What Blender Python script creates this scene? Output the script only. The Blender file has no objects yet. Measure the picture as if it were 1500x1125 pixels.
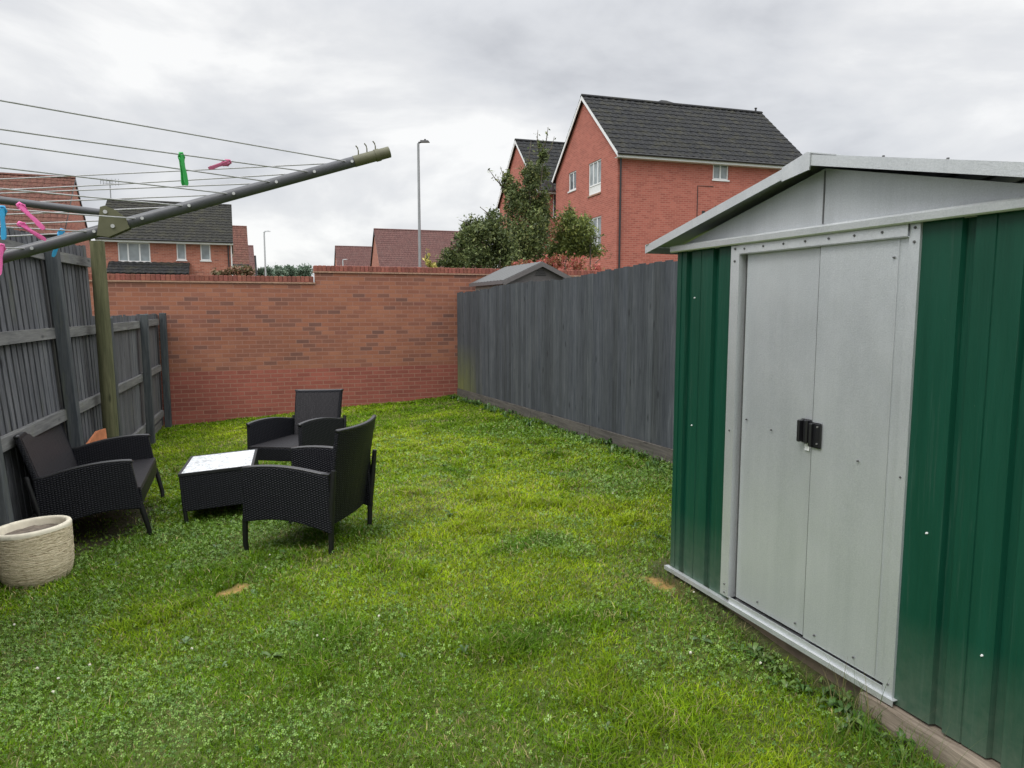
import bpy, math, random
import numpy as np
from mathutils import Vector, Matrix
random.seed(7); rng = np.random.default_rng(11)
PI = math.pi
sc = bpy.context.scene
COL = sc.collection
CAM_H = 1.70
PITCH = 6.174

# ------------------------------------------------------------------ frames
U = np.array([-0.3629, 0.9318])          # garden "depth" axis (along the right fence and the shed front)
V = np.array([0.9318, 0.3629])           # garden "across" axis
NZ = Vector((-0.0648, -0.0007, 0.9979)).normalized()   # mean lawn normal (lawn falls to the left)

def st(x, y):
    return x*U[0]+y*U[1], x*V[0]+y*V[1]

def sstep(a, b, x):
    t = np.clip((x-a)/(b-a), 0, 1)
    return t*t*(3-2*t)

class Noise2:
    def __init__(self, seed, n=64):
        self.g = np.random.default_rng(seed).random((n, n)); self.n = n
    def __call__(self, x, y):
        x = np.asarray(x, float); y = np.asarray(y, float)
        xi = np.floor(x).astype(int); yi = np.floor(y).astype(int)
        fx = x-xi; fy = y-yi
        fx = fx*fx*(3-2*fx); fy = fy*fy*(3-2*fy)
        n = self.n; g = self.g
        a = g[xi % n, yi % n]; b = g[(xi+1) % n, yi % n]
        c = g[xi % n, (yi+1) % n]; d = g[(xi+1) % n, (yi+1) % n]
        return (a*(1-fx)+b*fx)*(1-fy)+(c*(1-fx)+d*fx)*fy
    def fbm(self, x, y, o=3):
        s = 0; a = 1; t = 0
        for k in range(o):
            s = s+a*self(np.asarray(x)*2**k+17*k, np.asarray(y)*2**k+5*k); t += a; a *= .5
        return s/t
N1, N2, N3, N4 = Noise2(1), Noise2(2), Noise2(3), Noise2(4)

def lawn_z(x, y):
    s, t = st(np.asarray(x, float), np.asarray(y, float))
    z = .15-.023*(s-5.87)+.061*(t-3.99)
    z = z-.13*sstep(3.9, 1.6, s)*sstep(.4, 2.0, t)
    z = z+(N1.fbm(s*2.2+40, t*2.2+40, 3)-.5)*.035
    return z

# ------------------------------------------------------------------ mesh builder
class MB:
    def __init__(self):
        self.v = []; self.f = []; self.c = []; self.M = Matrix.Identity(4); self.col = (1, 1, 1, 1)
    def add(self, vs, fs, col=None):
        b = len(self.v); c = col or self.col
        for p in vs:
            self.v.append(self.M @ Vector(p)); self.c.append(c)
        for q in fs:
            self.f.append([b+i for i in q])
    def box(self, x0, x1, y0, y1, z0, z1, col=None):
        self.add([(x0, y0, z0), (x1, y0, z0), (x1, y1, z0), (x0, y1, z0), (x0, y0, z1), (x1, y0, z1), (x1, y1, z1), (x0, y1, z1)],
                 [(0, 3, 2, 1), (4, 5, 6, 7), (0, 1, 5, 4), (1, 2, 6, 5), (2, 3, 7, 6), (3, 0, 4, 7)], col)
    def bbox(self, x0, x1, y0, y1, z0, z1, r=.004, col=None):
        """box with chamfered vertical and horizontal edges (stacked insets)"""
        r = min(r, (x1-x0)/2.1, (y1-y0)/2.1, (z1-z0)/2.1)
        rings = []
        for z, k in ((z0, r), (z0+r, 0), (z1-r, 0), (z1, r)):
            X0, X1, Y0, Y1 = x0+k, x1-k, y0+k, y1-k; q = r
            rings.append([(X0+q, Y0, z), (X1-q, Y0, z), (X1, Y0+q, z), (X1, Y1-q, z), (X1-q, Y1, z), (X0+q, Y1, z), (X0, Y1-q, z), (X0, Y0+q, z)])
        vs = [p for ring in rings for p in ring]; fs = [tuple(reversed(range(8))), tuple(24+i for i in range(8))]
        for k in range(3):
            for i in range(8):
                j = (i+1) % 8
                fs.append((k*8+i, k*8+j, (k+1)*8+j, (k+1)*8+i))
        self.add(vs, fs, col)
    def prism(self, poly, axis, a, b, col=None):
        """extrude a 2D polygon along an axis ('x': poly in y,z; 'y': poly in x,z; 'z': poly in x,y)"""
        n = len(poly)
        def P(p, t):
            return {'x': (t, p[0], p[1]), 'y': (p[0], t, p[1]), 'z': (p[0], p[1], t)}[axis]
        vs = [P(p, a) for p in poly]+[P(p, b) for p in poly]
        fs = [tuple(reversed(range(n))), tuple(range(n, 2*n))]
        for i in range(n):
            j = (i+1) % n; fs.append((i, j, n+j, n+i))
        self.add(vs, fs, col)
    def tube(self, pts, r, n=8, col=None, cap=True, flat=1.0):
        pts = [Vector(p) for p in pts]; rs = r if isinstance(r, (list, tuple)) else [r]*len(pts)
        vs = []; fs = []
        for i, p in enumerate(pts):
            d = (pts[min(i+1, len(pts)-1)]-pts[max(i-1, 0)]).normalized()
            up = Vector((0, 0, 1)) if abs(d.z) < .95 else Vector((0, 1, 0))
            e = d.cross(up).normalized(); g = e.cross(d)
            for k in range(n):
                a = 2*PI*k/n
                vs.append(p+(e*math.cos(a)*flat+g*math.sin(a))*rs[i])
        for i in range(len(pts)-1):
            for k in range(n):
                j = (k+1) % n
                fs.append((i*n+k, i*n+j, (i+1)*n+j, (i+1)*n+k))
        if cap:
            fs.append(tuple(reversed(range(n)))); fs.append(tuple((len(pts)-1)*n+k for k in range(n)))
        self.add(vs, fs, col)
    def lathe(self, prof, n=48, jit=None, col=None):
        vs = []; fs = []
        for (r, z) in prof:
            for k in range(n):
                a = 2*PI*k/n; rr = r+(jit(a, z) if jit else 0)
                vs.append((rr*math.cos(a), rr*math.sin(a), z))
        for i in range(len(prof)-1):
            for k in range(n):
                j = (k+1) % n
                fs.append((i*n+k, i*n+j, (i+1)*n+j, (i+1)*n+k))
        self.add(vs, fs, col)
    def grid(self, fn, nu, nv, col=None, flip=False):
        vs = [fn(i/nu, j/nv) for j in range(nv+1) for i in range(nu+1)]
        fs = []
        for j in range(nv):
            for i in range(nu):
                a = j*(nu+1)+i; q = (a, a+1, a+nu+2, a+nu+1)
                fs.append(q[::-1] if flip else q)
        self.add(vs, fs, col)
    def slab(self, fn, nu, nv, th, col=None):
        """closed thick sheet: fn(u,v)->(point); offset by th along fn normal estimate"""
        e = 1e-3
        P = [[Vector(fn(i/nu, j/nv)) for i in range(nu+1)] for j in range(nv+1)]
        Q = []
        for j in range(nv+1):
            row = []
            for i in range(nu+1):
                u = min(max(i/nu, e), 1-e); v = min(max(j/nv, e), 1-e)
                n = (Vector(fn(u+e, v))-Vector(fn(u-e, v))).cross(Vector(fn(u, v+e))-Vector(fn(u, v-e))).normalized()
                row.append(P[j][i]+n*th)
            Q.append(row)
        w = nu+1; N = w*(nv+1)
        vs = [p for r in P for p in r]+[p for r in Q for p in r]; fs = []
        for j in range(nv):
            for i in range(nu):
                a = j*w+i
                fs.append((a+w, a+w+1, a+1, a)); fs.append((N+a, N+a+1, N+a+w+1, N+a+w))
        for i in range(nu):
            a = i; fs.append((a, a+1, N+a+1, N+a)); b = nv*w+i; fs.append((b+1, b, N+b, N+b+1))
        for j in range(nv):
            a = j*w; fs.append((a+w, a, N+a, N+a+w)); b = j*w+nu; fs.append((b, b+w, N+b+w, N+b))
        self.add(vs, fs, col)
    def build(self, name, mat, parent=None, smooth=False, loc=None, rot=None, autosmooth=None):
        me = bpy.data.meshes.new(name); me.from_pydata([tuple(p) for p in self.v], [], self.f); me.update()
        uv = me.uv_layers.new(name='UVMap'); vv = me.vertices
        buf = np.zeros(len(me.loops)*2, np.float32)
        for p in me.polygons:
            n = p.normal
            if abs(n.z) > .96:
                for li in p.loop_indices:
                    c = vv[me.loops[li].vertex_index].co; buf[2*li] = c.x; buf[2*li+1] = c.y
            else:
                t = Vector((-n.y, n.x, 0)).normalized(); b = n.cross(t)
                for li in p.loop_indices:
                    c = vv[me.loops[li].vertex_index].co; buf[2*li] = c.dot(t); buf[2*li+1] = c.dot(b)
        uv.data.foreach_set('uv', buf)
        at = me.color_attributes.new('tint', 'FLOAT_COLOR', 'POINT')
        at.data.foreach_set('color', np.array(self.c, np.float32).ravel())
        if smooth:
            me.polygons.foreach_set('use_smooth', [True]*len(me.polygons))
        if mat: me.materials.append(mat)
        o = bpy.data.objects.new(name, me); COL.objects.link(o)
        if autosmooth:
            me.polygons.foreach_set('use_smooth', [True]*len(me.polygons))
            me.set_sharp_from_angle(angle=math.radians(autosmooth))
        if parent is not None: o.parent = parent
        if loc is not None: o.location = loc
        if rot is not None: o.rotation_euler = rot
        return o

def np_mesh(name, verts, faces_list, mat, colors=None, smooth=False):
    """verts (n,3); faces_list: list of int arrays (m,k)"""
    me = bpy.data.meshes.new(name); verts = np.asarray(verts, np.float32)
    me.vertices.add(len(verts)); me.vertices.foreach_set('co', verts.ravel())
    nl = sum(a.size for a in faces_list); npoly = sum(len(a) for a in faces_list)
    me.loops.add(nl); me.polygons.add(npoly)
    me.loops.foreach_set('vertex_index', np.concatenate([a.ravel() for a in faces_list]).astype(np.int32))
    starts = []; tot = 0
    for a in faces_list:
        starts.append(tot+np.arange(len(a))*a.shape[1]); tot += a.size
    me.polygons.foreach_set('loop_start', np.concatenate(starts).astype(np.int32))
    if smooth: me.polygons.foreach_set('use_smooth', np.ones(npoly, bool))
    me.update(calc_edges=True)
    if colors is not None:
        at = me.color_attributes.new('tint', 'FLOAT_COLOR', 'POINT')
        c = np.ones((len(verts), 4), np.float32); c[:, :3] = colors
        at.data.foreach_set('color', c.ravel())
    me.materials.append(mat)
    o = bpy.data.objects.new(name, me); COL.objects.link(o)
    return o

def tag(o, label=None, cat=None, group=None, kind=None):
    if label: o['label'] = label
    if cat: o['category'] = cat
    if group: o['group'] = group
    if kind: o['kind'] = kind
    return o
def thing(name, label, cat, loc=(0, 0, 0), rz=0, group=None):
    o = bpy.data.objects.new(name, None); COL.objects.link(o)
    o.location = loc; o.rotation_euler = (0, 0, rz); o.empty_display_size = .2
    return tag(o, label, cat, group)

def on_lawn(o, x, y, rz, dz=0.0):
    """stand an object on the sloping lawn"""
    ex = Vector((math.cos(rz), math.sin(rz), 0)); ex = (ex-NZ*ex.dot(NZ)).normalized(); ey = NZ.cross(ex)
    m = Matrix((ex, ey, NZ)).transposed().to_4x4()
    m.translation = Vector((x, y, float(lawn_z(x, y))+dz))
    o.matrix_world = m

# ------------------------------------------------------------------ materials
class Mat:
    def __init__(self, name):
        self.m = bpy.data.materials.new(name); self.m.use_nodes = True
        self.t = self.m.node_tree; self.b = self.t.nodes['Principled BSDF']
    def n(self, typ, **kw):
        o = self.t.nodes.new(typ)
        for k, val in kw.items():
            if k in o.inputs: o.inputs[k].default_value = val
            else: setattr(o, k, val)
        return o
    def l(self, a, b): self.t.links.new(a, b)
    def set(self, **kw):
        for k, val in kw.items():
            self.b.inputs[k.replace('_', ' ')].default_value = val
        return self
    def coord(self, which='Object', scale=(1, 1, 1)):
        tc = self.n('ShaderNodeTexCoord'); mp = self.n('ShaderNodeMapping'); mp.inputs['Scale'].default_value = scale
        self.l(tc.outputs[which], mp.inputs['Vector']); return mp.outputs['Vector']
    def noise(self, vec, scale=5, detail=4, rough=.55, dist=0):
        o = self.n('ShaderNodeTexNoise'); o.inputs['Scale'].default_value = scale; o.inputs['Detail'].default_value = detail
        o.inputs['Roughness'].default_value = rough; o.inputs['Distortion'].default_value = dist
        if vec is not None: self.l(vec, o.inputs['Vector'])
        return o.outputs['Fac']
    def ramp(self, fac, stops, interp='LINEAR'):
        o = self.n('ShaderNodeValToRGB'); cr = o.color_ramp; cr.interpolation = interp
        while len(cr.elements) < len(stops): cr.elements.new(.5)
        for e, (p, c) in zip(cr.elements, stops):
            e.position = p; e.color = (*c, 1) if len(c) == 3 else c
        self.l(fac, o.inputs['Fac']); return o.outputs['Color']
    def mix(self, fac, a, b, mode='MIX'):
        o = self.n('ShaderNodeMix', data_type='RGBA', blend_type=mode)
        for val, i in ((fac, 0), (a, 6), (b, 7)):
            if isinstance(val, bpy.types.NodeSocket): self.l(val, o.inputs[i])
            elif i == 0: o.inputs[0].default_value = val
            else: o.inputs[i].default_value = (*val, 1)
        return o.outputs[2]
    def math(self, op, a, b=None, clamp=False):
        o = self.n('ShaderNodeMath', operation=op, use_clamp=clamp)
        for val, i in ((a, 0), (b, 1)):
            if val is None: continue
            if isinstance(val, bpy.types.NodeSocket): self.l(val, o.inputs[i])
            else: o.inputs[i].default_value = val
        return o.outputs[0]
    def sep(self, vec):
        o = self.n('ShaderNodeSeparateXYZ'); self.l(vec, o.inputs[0]); return o.outputs
    def attr(self):
        o = self.n('ShaderNodeAttribute'); o.attribute_name = 'tint'; return o.outputs['Color']
    def bump(self, h, strength=.3, dist=.01):
        o = self.n('ShaderNodeBump'); o.inputs['Strength'].default_value = strength; o.inputs['Distance'].default_value = dist
        self.l(h, o.inputs['Height']); self.l(o.outputs['Normal'], self.b.inputs['Normal'])
    def base(self, c):
        if isinstance(c, bpy.types.NodeSocket): self.l(c, self.b.inputs['Base Color'])
        else: self.b.inputs['Base Color'].default_value = (*c, 1)
        return self

def simple(name, c, rough=.5, metal=0, var=.15, nscale=30, bump=0):
    m = Mat(name); v = m.coord('Object'); f = m.noise(v, nscale, 4)
    lo = tuple(x*(1-var) for x in c); hi = tuple(min(1, x*(1+var)) for x in c)
    m.base(m.ramp(f, [(.3, lo), (.7, hi)])); m.set(Roughness=rough, Metallic=metal)
    if bump: m.bump(f, bump, .004)
    return m.m

def brick_mat(name, stops, mortar, band=None, band_stops=None, msize=.008, bump=.35, dirt=.25, offs=(0, 0, 0)):
    m = Mat(name); tc = m.n('ShaderNodeTexCoord'); uv = tc.outputs['UV']
    mp = m.n('ShaderNodeMapping'); mp.inputs['Location'].default_value = offs; m.l(uv, mp.inputs['Vector'])
    b = m.n('ShaderNodeTexBrick'); b.offset = .5; b.squash = 1
    m.l(mp.outputs['Vector'], b.inputs['Vector'])
    for k, val in (('Scale', 1.0), ('Mortar Size', msize), ('Mortar Smooth', .15), ('Bias', 0.0), ('Brick Width', .225), ('Row Height', .075)):
        b.inputs[k].default_value = val
    b.inputs['Color1'].default_value = (0, 0, 0, 1); b.inputs['Color2'].default_value = (1, 1, 1, 1); b.inputs['Mortar'].default_value = (.5, .5, .5, 1)
    c = m.ramp(b.outputs['Color'], stops)
    if band:
        c2 = m.ramp(b.outputs['Color'], band_stops)
        z = m.sep(tc.outputs['UV'])[1]
        c = m.mix(m.math('GREATER_THAN', z, band), c2, c)
    n = m.noise(m.coord('Object'), 60, 4, .7); n2 = m.noise(m.coord('Object'), 1.3, 5, .65)
    c = m.mix(.35, c, m.ramp(n, [(.3, (.35, .35, .35)), (.75, (.75, .72, .7))]), 'OVERLAY')
    c = m.mix(dirt, c, m.ramp(n2, [(.3, (.2, .2, .2)), (.7, (.8, .8, .8))]), 'OVERLAY')
    c = m.mix(b.outputs['Fac'], c, mortar)
    # salts leaching out here and there
    sp = m.ramp(m.noise(m.coord('Object', (1, 1, 1.6)), 5.5, 6, .75), [(.73, (0, 0, 0)), (.80, (1, 1, 1))])
    c = m.mix(m.math('MULTIPLY', sp, .35), c, (.55, .48, .42))
    m.base(c); m.set(Roughness=.9)
    h = m.math('ADD', m.math('MULTIPLY', b.outputs['Fac'], -1.0), m.math('MULTIPLY', n, .5)); m.bump(h, bump, .006)
    return m.m

def wood_mat(name, dark, light, stain=None, rough=.8, axis='z', nscale=1.0, tint=True, bumps=.5):
    m = Mat(name); s = {'z': (14, 14, .9), 'x': (.9, 14, 14)}[axis]
    v = m.coord('Object', tuple(k*nscale for k in s)); f = m.noise(v, 2.2, 8, .68, .6)
    f2 = m.noise(m.coord('Object', (1.2, 1.2, .7)), 1.5, 5, .6)
    f3 = m.noise(m.coord('Object', tuple(k*nscale*4 for k in s)), 2.2, 4, .7)
    c = m.ramp(f, [(.32, dark), (.52, tuple((a+b)/2 for a, b in zip(dark, light))), (.72, light)])
    c = m.mix(.35, c, m.ramp(f3, [(.25, (.25, .25, .25)), (.8, (.8, .8, .8))]), 'OVERLAY')
    c = m.mix(.4, c, m.ramp(f2, [(.3, (.3, .3, .32)), (.7, (.72, .7, .68))]), 'OVERLAY')
    vo = m.n('ShaderNodeTexVoronoi'); vo.inputs['Scale'].default_value = 1.0; m.l(m.coord('Object', (7, 7, 2.4) if axis == 'z' else (2.4, 7, 7)), vo.inputs['Vector'])
    c = m.mix(m.ramp(vo.outputs['Distance'], [(.05, (.75, .75, .75)), (.14, (0, 0, 0))]), c, tuple(q*.45 for q in dark))
    if stain: c = stain(m, c)
    if tint: c = m.mix(1.0, c, m.attr(), 'MULTIPLY')
    m.base(c); m.set(Roughness=rough); m.b.inputs['Specular IOR Level'].default_value = .3
    m.bump(m.math('ADD', f, m.math('MULTIPLY', f3, .4)), bumps, .004)
    return m.m

def tile_mat(name, c1, c2, moss=(.12, .11, .05), mossamt=.3, su=.3, sv=.33):
    m = Mat(name); tc = m.n('ShaderNodeTexCoord')
    b = m.n('ShaderNodeTexBrick'); b.offset = .5; m.l(tc.outputs['UV'], b.inputs['Vector'])
    for k, val in (('Scale', 1.0), ('Mortar Size', .012), ('Mortar Smooth', .3), ('Brick Width', su), ('Row Height', sv)): b.inputs[k].default_value = val
    b.inputs['Color1'].default_value = (*c1, 1); b.inputs['Color2'].default_value = (*c2, 1); b.inputs['Mortar'].default_value = tuple(x*.5 for x in c1)+(1,)
    n = m.noise(m.coord('Object'), 2.2, 6, .7)
    c = m.mix(m.math('MULTIPLY', m.ramp(n, [(.48, (0, 0, 0)), (.7, (1, 1, 1))]), mossamt), b.outputs['Color'], moss)
    n2 = m.noise(m.coord('Object'), 25, 4, .7)
    c = m.mix(.4, c, m.ramp(n2, [(.3, (.3, .3, .3)), (.75, (.75, .75, .75))]), 'OVERLAY')
    m.base(c); m.set(Roughness=.8); m.b.inputs['Specular IOR Level'].default_value = .15
    return m.m

def rattan_mat(name, pitch=.0085, col=(.003, .0034, .005), hi=(.016, .0165, .021)):
    m = Mat(name); tc = m.n('ShaderNodeTexCoord'); s = m.sep(tc.outputs['UV'])
    cu = m.math('MULTIPLY', s[0], 1/.021); par = m.math('FLOOR', cu)
    ph = m.math('MULTIPLY', par, PI)
    a = m.math('ADD', m.math('MULTIPLY', s[1], PI/pitch), ph)
    hs = m.math('ADD', m.math('MULTIPLY', m.math('SINE', a), .5), .5)
    dome = m.math('SINE', m.math('MULTIPLY', m.math('FRACT', cu), PI))
    st_ = m.math('ABSOLUTE', m.math('SINE', m.math('MULTIPLY', s[1], PI/pitch)))
    h = m.math('ADD', m.math('MULTIPLY', hs, dome), m.math('MULTIPLY', st_, .35))
    n = m.noise(m.coord('Object'), 40, 3)
    m.base(m.ramp(m.math('MULTIPLY', h, m.math('ADD', n, .5)), [(.1, col), (.9, hi)])); m.set(Roughness=.42)
    m.b.inputs['Specular IOR Level'].default_value = .17
    m.bump(h, .8, .004)
    return m.m

def leaf_mat(name, rough=.55, trans=.25, spec=.35):
    m = Mat(name); c = m.attr(); m.base(c); m.set(Roughness=rough); m.b.inputs['Specular IOR Level'].default_value = spec
    tr = m.n('ShaderNodeBsdfTranslucent'); m.l(c, tr.inputs['Color'])
    mx = m.n('ShaderNodeMixShader'); mx.inputs[0].default_value = trans
    out = m.t.nodes['Material Output']
    m.l(m.b.outputs[0], mx.inputs[1]); m.l(tr.outputs[0], mx.inputs[2]); m.l(mx.outputs[0], out.inputs['Surface'])
    return m.m

def glass_mat(name, c=(.10, .12, .13), rough=.06):
    m = Mat(name); n = m.noise(m.coord('Object'), 1.5, 2)
    m.base(m.ramp(n, [(.35, tuple(x*.7 for x in c)), (.65, tuple(x*1.3 for x in c))])); m.set(Roughness=rough); m.b.inputs['Specular IOR Level'].default_value = .8
    return m.m

def algae(m, c):
    """green algae on the low boards beside the brick wall"""
    s = m.sep(m.coord('Object')); far = m.ramp(s[0], [(.0, (1, 1, 1)), (1.0, (1, 1, 1)), (1.0, (0, 0, 0))]) if False else None
    fx = m.math('SUBTRACT', 1.9, m.math('ADD', s[0], m.math('MULTIPLY', m.noise(m.coord('Object', (5, 5, .6)), 1.5, 4), 1.1)), True); fz = m.math('SUBTRACT', 1.0, m.math('MULTIPLY', s[2], .95), True)
    n = m.noise(m.coord('Object', (6, 6, 1.2)), 2, 5, .7)
    f = m.math('MULTIPLY', m.math('MULTIPLY', m.math('MINIMUM', m.math('MULTIPLY', fx, 1.2), 1.0), fz), m.math('MULTIPLY', n, 2.2), True)
    return m.mix(m.math('MULTIPLY', f, .75, True), c, (.15, .16, .045))
def green_left(m, c):
    n = m.noise(m.coord('Object', (3, 3, .8)), 1.8, 5, .7)
    return m.mix(m.math('MULTIPLY', m.ramp(n, [(.55, (0, 0, 0)), (.75, (1, 1, 1))]), .45), c, (.11, .12, .06))

M = {}
M['wall_brick'] = brick_mat('garden_brick', [(0.0, (.150, .072, .056)), (.10, (.185, .082, .058)), (.22, (.225, .090, .058)), (.5, (.268, .102, .060)), (.7, (.288, .116, .067)), (.85, (.31, .128, .076)), (1, (.20, .08, .058))], (.30, .150, .110),
                            band=.6, band_stops=[(0, (.225, .066, .048)), (.5, (.265, .078, .056)), (1, (.295, .090, .064))], msize=.007)
M['coping'] = simple('coping_brick', (.25, .075, .05), .85, var=.35, nscale=14, bump=.2)
M['creasing'] = simple('creasing_tile', (.33, .2, .14), .9, var=.2, nscale=20)
M['house_brick'] = brick_mat('house_brick', [(0, (.285, .078, .056)), (.5, (.345, .098, .070)), (1, (.395, .122, .088))], (.385, .18, .138), msize=.009, bump=.2, dirt=.18)
M['far_brick'] = brick_mat('far_brick', [(0, (.27, .085, .055)), (.4, (.34, .12, .08)), (.8, (.39, .15, .10)), (1, (.20, .075, .06))], (.36, .2, .15), msize=.010, bump=.2, dirt=.2)
M['tile_dark'] = tile_mat('roof_tile_dark', (.016, .017, .0185), (.027, .028, .029), mossamt=.2)
M['tile_left'] = tile_mat('roof_tile_left', (.018, .018, .0155), (.027, .0265, .022), moss=(.075, .072, .035), mossamt=.35)
M['tile_brown'] = tile_mat('roof_tile_brown', (.095, .042, .032), (.14, .062, .046), moss=(.09, .08, .05), mossamt=.3)
M['tile_far'] = tile_mat('roof_tile_far', (.10, .050, .046), (.135, .07, .062), moss=(.11, .085, .075), mossamt=.35)
M['upvc'] = simple('white_upvc', (.72, .73, .73), .35, var=.05)
M['pipe'] = simple('black_pipe', (.02, .02, .022), .4)
M['pane'] = glass_mat('window_pane', (.22, .25, .26))
M['pane_dark'] = glass_mat('window_pane_dark', (.08, .09, .10))
M['blind'] = simple('white_panel', (.68, .69, .68), .4, var=.06)
M['fence_r'] = wood_mat('painted_fence', (.033, .039, .046), (.082, .090, .098), stain=algae)
M['gravel'] = wood_mat('gravel_board', (.055, .051, .046), (.125, .115, .102), axis='x', tint=False, rough=.95)
M['fence_l'] = wood_mat('weathered_fence', (.055, .060, .068), (.155, .158, .162), stain=green_left)
M['rail_l'] = wood_mat('weathered_rail', (.085, .088, .088), (.205, .205, .198), stain=green_left, axis='x', tint=False)
M['post_l'] = wood_mat('painted_post', (.035, .042, .048), (.09, .098, .10), stain=green_left, tint=False)
M['green_post'] = wood_mat('green_stained_post', (.060, .066, .030), (.155, .15, .08), tint=False)
M['sleeper'] = wood_mat('timber_sleeper', (.10, .078, .058), (.33, .28, .22), axis='x', tint=False, rough=.95, bumps=1.0)
M['rattan'] = rattan_mat('rattan_weave')
M['rattan_seat'] = rattan_mat('rattan_seat_weave', .0065, (.014, .0135, .0155), (.044, .042, .045))
M['rail_black'] = simple('black_highlight_edge', (.02, .02, .022), .33, var=.25, nscale=80, bump=.25)
M['leg'] = simple('black_leg', (.006, .006, .007), .5, var=.2)
M['soil'] = simple('dry_compost', (.16, .13, .10), .95, var=.4, nscale=25, bump=.6)
M['alu'] = simple('airer_tube', (.062, .064, .070), .42, metal=.1, var=.12)
M['olive'] = simple('olive_plastic', (.095, .094, .05), .5, var=.12)
M['cord'] = simple('pvc_line', (.36, .36, .365), .5, var=.12, nscale=60)
M['zinc'] = simple('zinc_screw', (.55, .55, .54), .35, metal=.8)
M['darkscrew'] = simple('dark_screw', (.09, .09, .09), .5, metal=.3)
M['black_plastic'] = simple('black_plastic', (.012, .012, .014), .3)
M['peg_green'] = simple('green_peg', (.02, .33, .06), .4, var=.1)
M['peg_pink'] = simple('pink_peg', (.75, .13, .38), .4, var=.1)
M['peg_mauve'] = simple('faded_pink_peg', (.45, .10, .20), .45, var=.15)
M['peg_blue'] = simple('blue_peg', (.03, .33, .62), .4, var=.1)
M['terracotta'] = simple('terracotta', (.48, .17, .075), .85, var=.2, nscale=12)
M['lamp'] = simple('galvanised_column', (.28, .29, .30), .5, metal=.3)
M['lamp_far'] = simple('galvanised_column_far', (.42, .44, .45), .6)
M['bark'] = simple('bark', (.085, .07, .055), .9, var=.4, nscale=20, bump=.5)
M['shed_grey'] = simple('plastic_shed_wall', (.115, .105, .105), .6, var=.1)
M['shed_cream'] = simple('plastic_shed_cream', (.45, .41, .35), .6, var=.1)
M['shed_roof'] = simple('plastic_shed_roof', (.065, .066, .064), .42, var=.15)
M['dish'] = simple('dish_grey', (.05, .053, .058), .5)
M['leaf'] = leaf_mat('tree_leaf')

def pot_mat():
    m = Mat('stone_pot'); v = m.coord('Object', (1, 1, 5.5)); f = m.noise(v, 21, 7, .62, .3)
    f2 = m.noise(m.coord('Object', (1, 1, 2)), 60, 3)
    c = m.ramp(f, [(.34, (.24, .17, .10)), (.43, (.52, .43, .28)), (.6, (.68, .58, .41)), (.8, (.74, .66, .49))])
    m.base(m.mix(.3, c, m.ramp(f2, [(.3, (.3, .3, .3)), (.7, (.7, .7, .7))]), 'OVERLAY')); m.set(Roughness=.85)
    m.bump(m.math('ADD', f, m.math('MULTIPLY', f2, .25)), .9, .009)
    return m.m
M['pot'] = pot_mat()

def galv_mat(name, c, rough=.42, metal=.55):
    m = Mat(name); v = m.coord('Object'); f = m.noise(v, 160, 3, .7); f2 = m.noise(m.coord('Object', (1, 1, .5)), 3.0, 5, .6)
    f3 = m.noise(m.coord('Object', (9, 9, .35)), 2.5, 5, .7)
    col = m.mix(.36, c, m.ramp(f, [(.25, (.3, .3, .3)), (.75, (.72, .72, .72))]), 'OVERLAY')
    col = m.mix(.3, col, m.ramp(f2, [(.3, (.38, .38, .38)), (.7, (.62, .62, .62))]), 'OVERLAY')
    col = m.mix(.20, col, m.ramp(f3, [(.3, (.38, .38, .37)), (.7, (.6, .6, .6))]), 'OVERLAY')  # vertical streaks in the colour imitate the sheen of the metal
    m.base(col); m.set(Metallic=metal)
    rr = m.n('ShaderNodeMapRange'); rr.inputs['To Min'].default_value = rough-.10; rr.inputs['To Max'].default_value = rough+.14
    m.l(f2, rr.inputs['Value']); m.l(rr.outputs[0], m.b.inputs['Roughness'])
    m.bump(m.math('ADD', m.math('MULTIPLY', f, .12), f2), .28, .03)
    return m.m
M['galv'] = galv_mat('galvanised_door', (.53, .555, .57), .32, .50)
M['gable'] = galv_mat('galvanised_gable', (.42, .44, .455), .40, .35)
M['trim'] = galv_mat('galvanised_trim', (.58, .60, .61), .40, .6)
def green_mat():
    m = Mat('green_steel'); f = m.noise(m.coord('Object', (6, 6, .5)), 2.0, 5, .65); f2 = m.noise(m.coord('Object'), 70, 2, .6)
    c = m.ramp(f, [(.3, (.003, .044, .025)), (.7, (.006, .060, .036))])
    sp = m.ramp(f2, [(.74, (0, 0, 0)), (.78, (1, 1, 1))])
    c = m.mix(m.math('MULTIPLY', sp, .35), c, (.12, .19, .16))
    st3 = m.ramp(m.noise(m.coord('Object', (22, 22, .6)), 2.5, 6, .7), [(.56, (0, 0, 0)), (.72, (1, 1, 1))])
    c = m.mix(m.math('MULTIPLY', st3, .22), c, (.09, .13, .11))
    # dust splashed along the foot of the panels
    z = m.sep(m.coord('Object'))[2]; g = m.math('SUBTRACT', 1.0, m.math('MULTIPLY', z, 2.6), True)
    c = m.mix(m.math('MULTIPLY', g, m.math('MULTIPLY', m.noise(m.coord('Object'), 18, 5, .7), .7)), c, (.15, .17, .13))
    m.base(c); m.set(Roughness=.40); m.b.inputs['Specular IOR Level'].default_value = .32
    m.bump(m.math('ADD', f, m.noise(m.coord('Object', (1, 1, .6)), 2.2, 2)), .14, .04)
    return m.m
M['green'] = green_mat()

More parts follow.
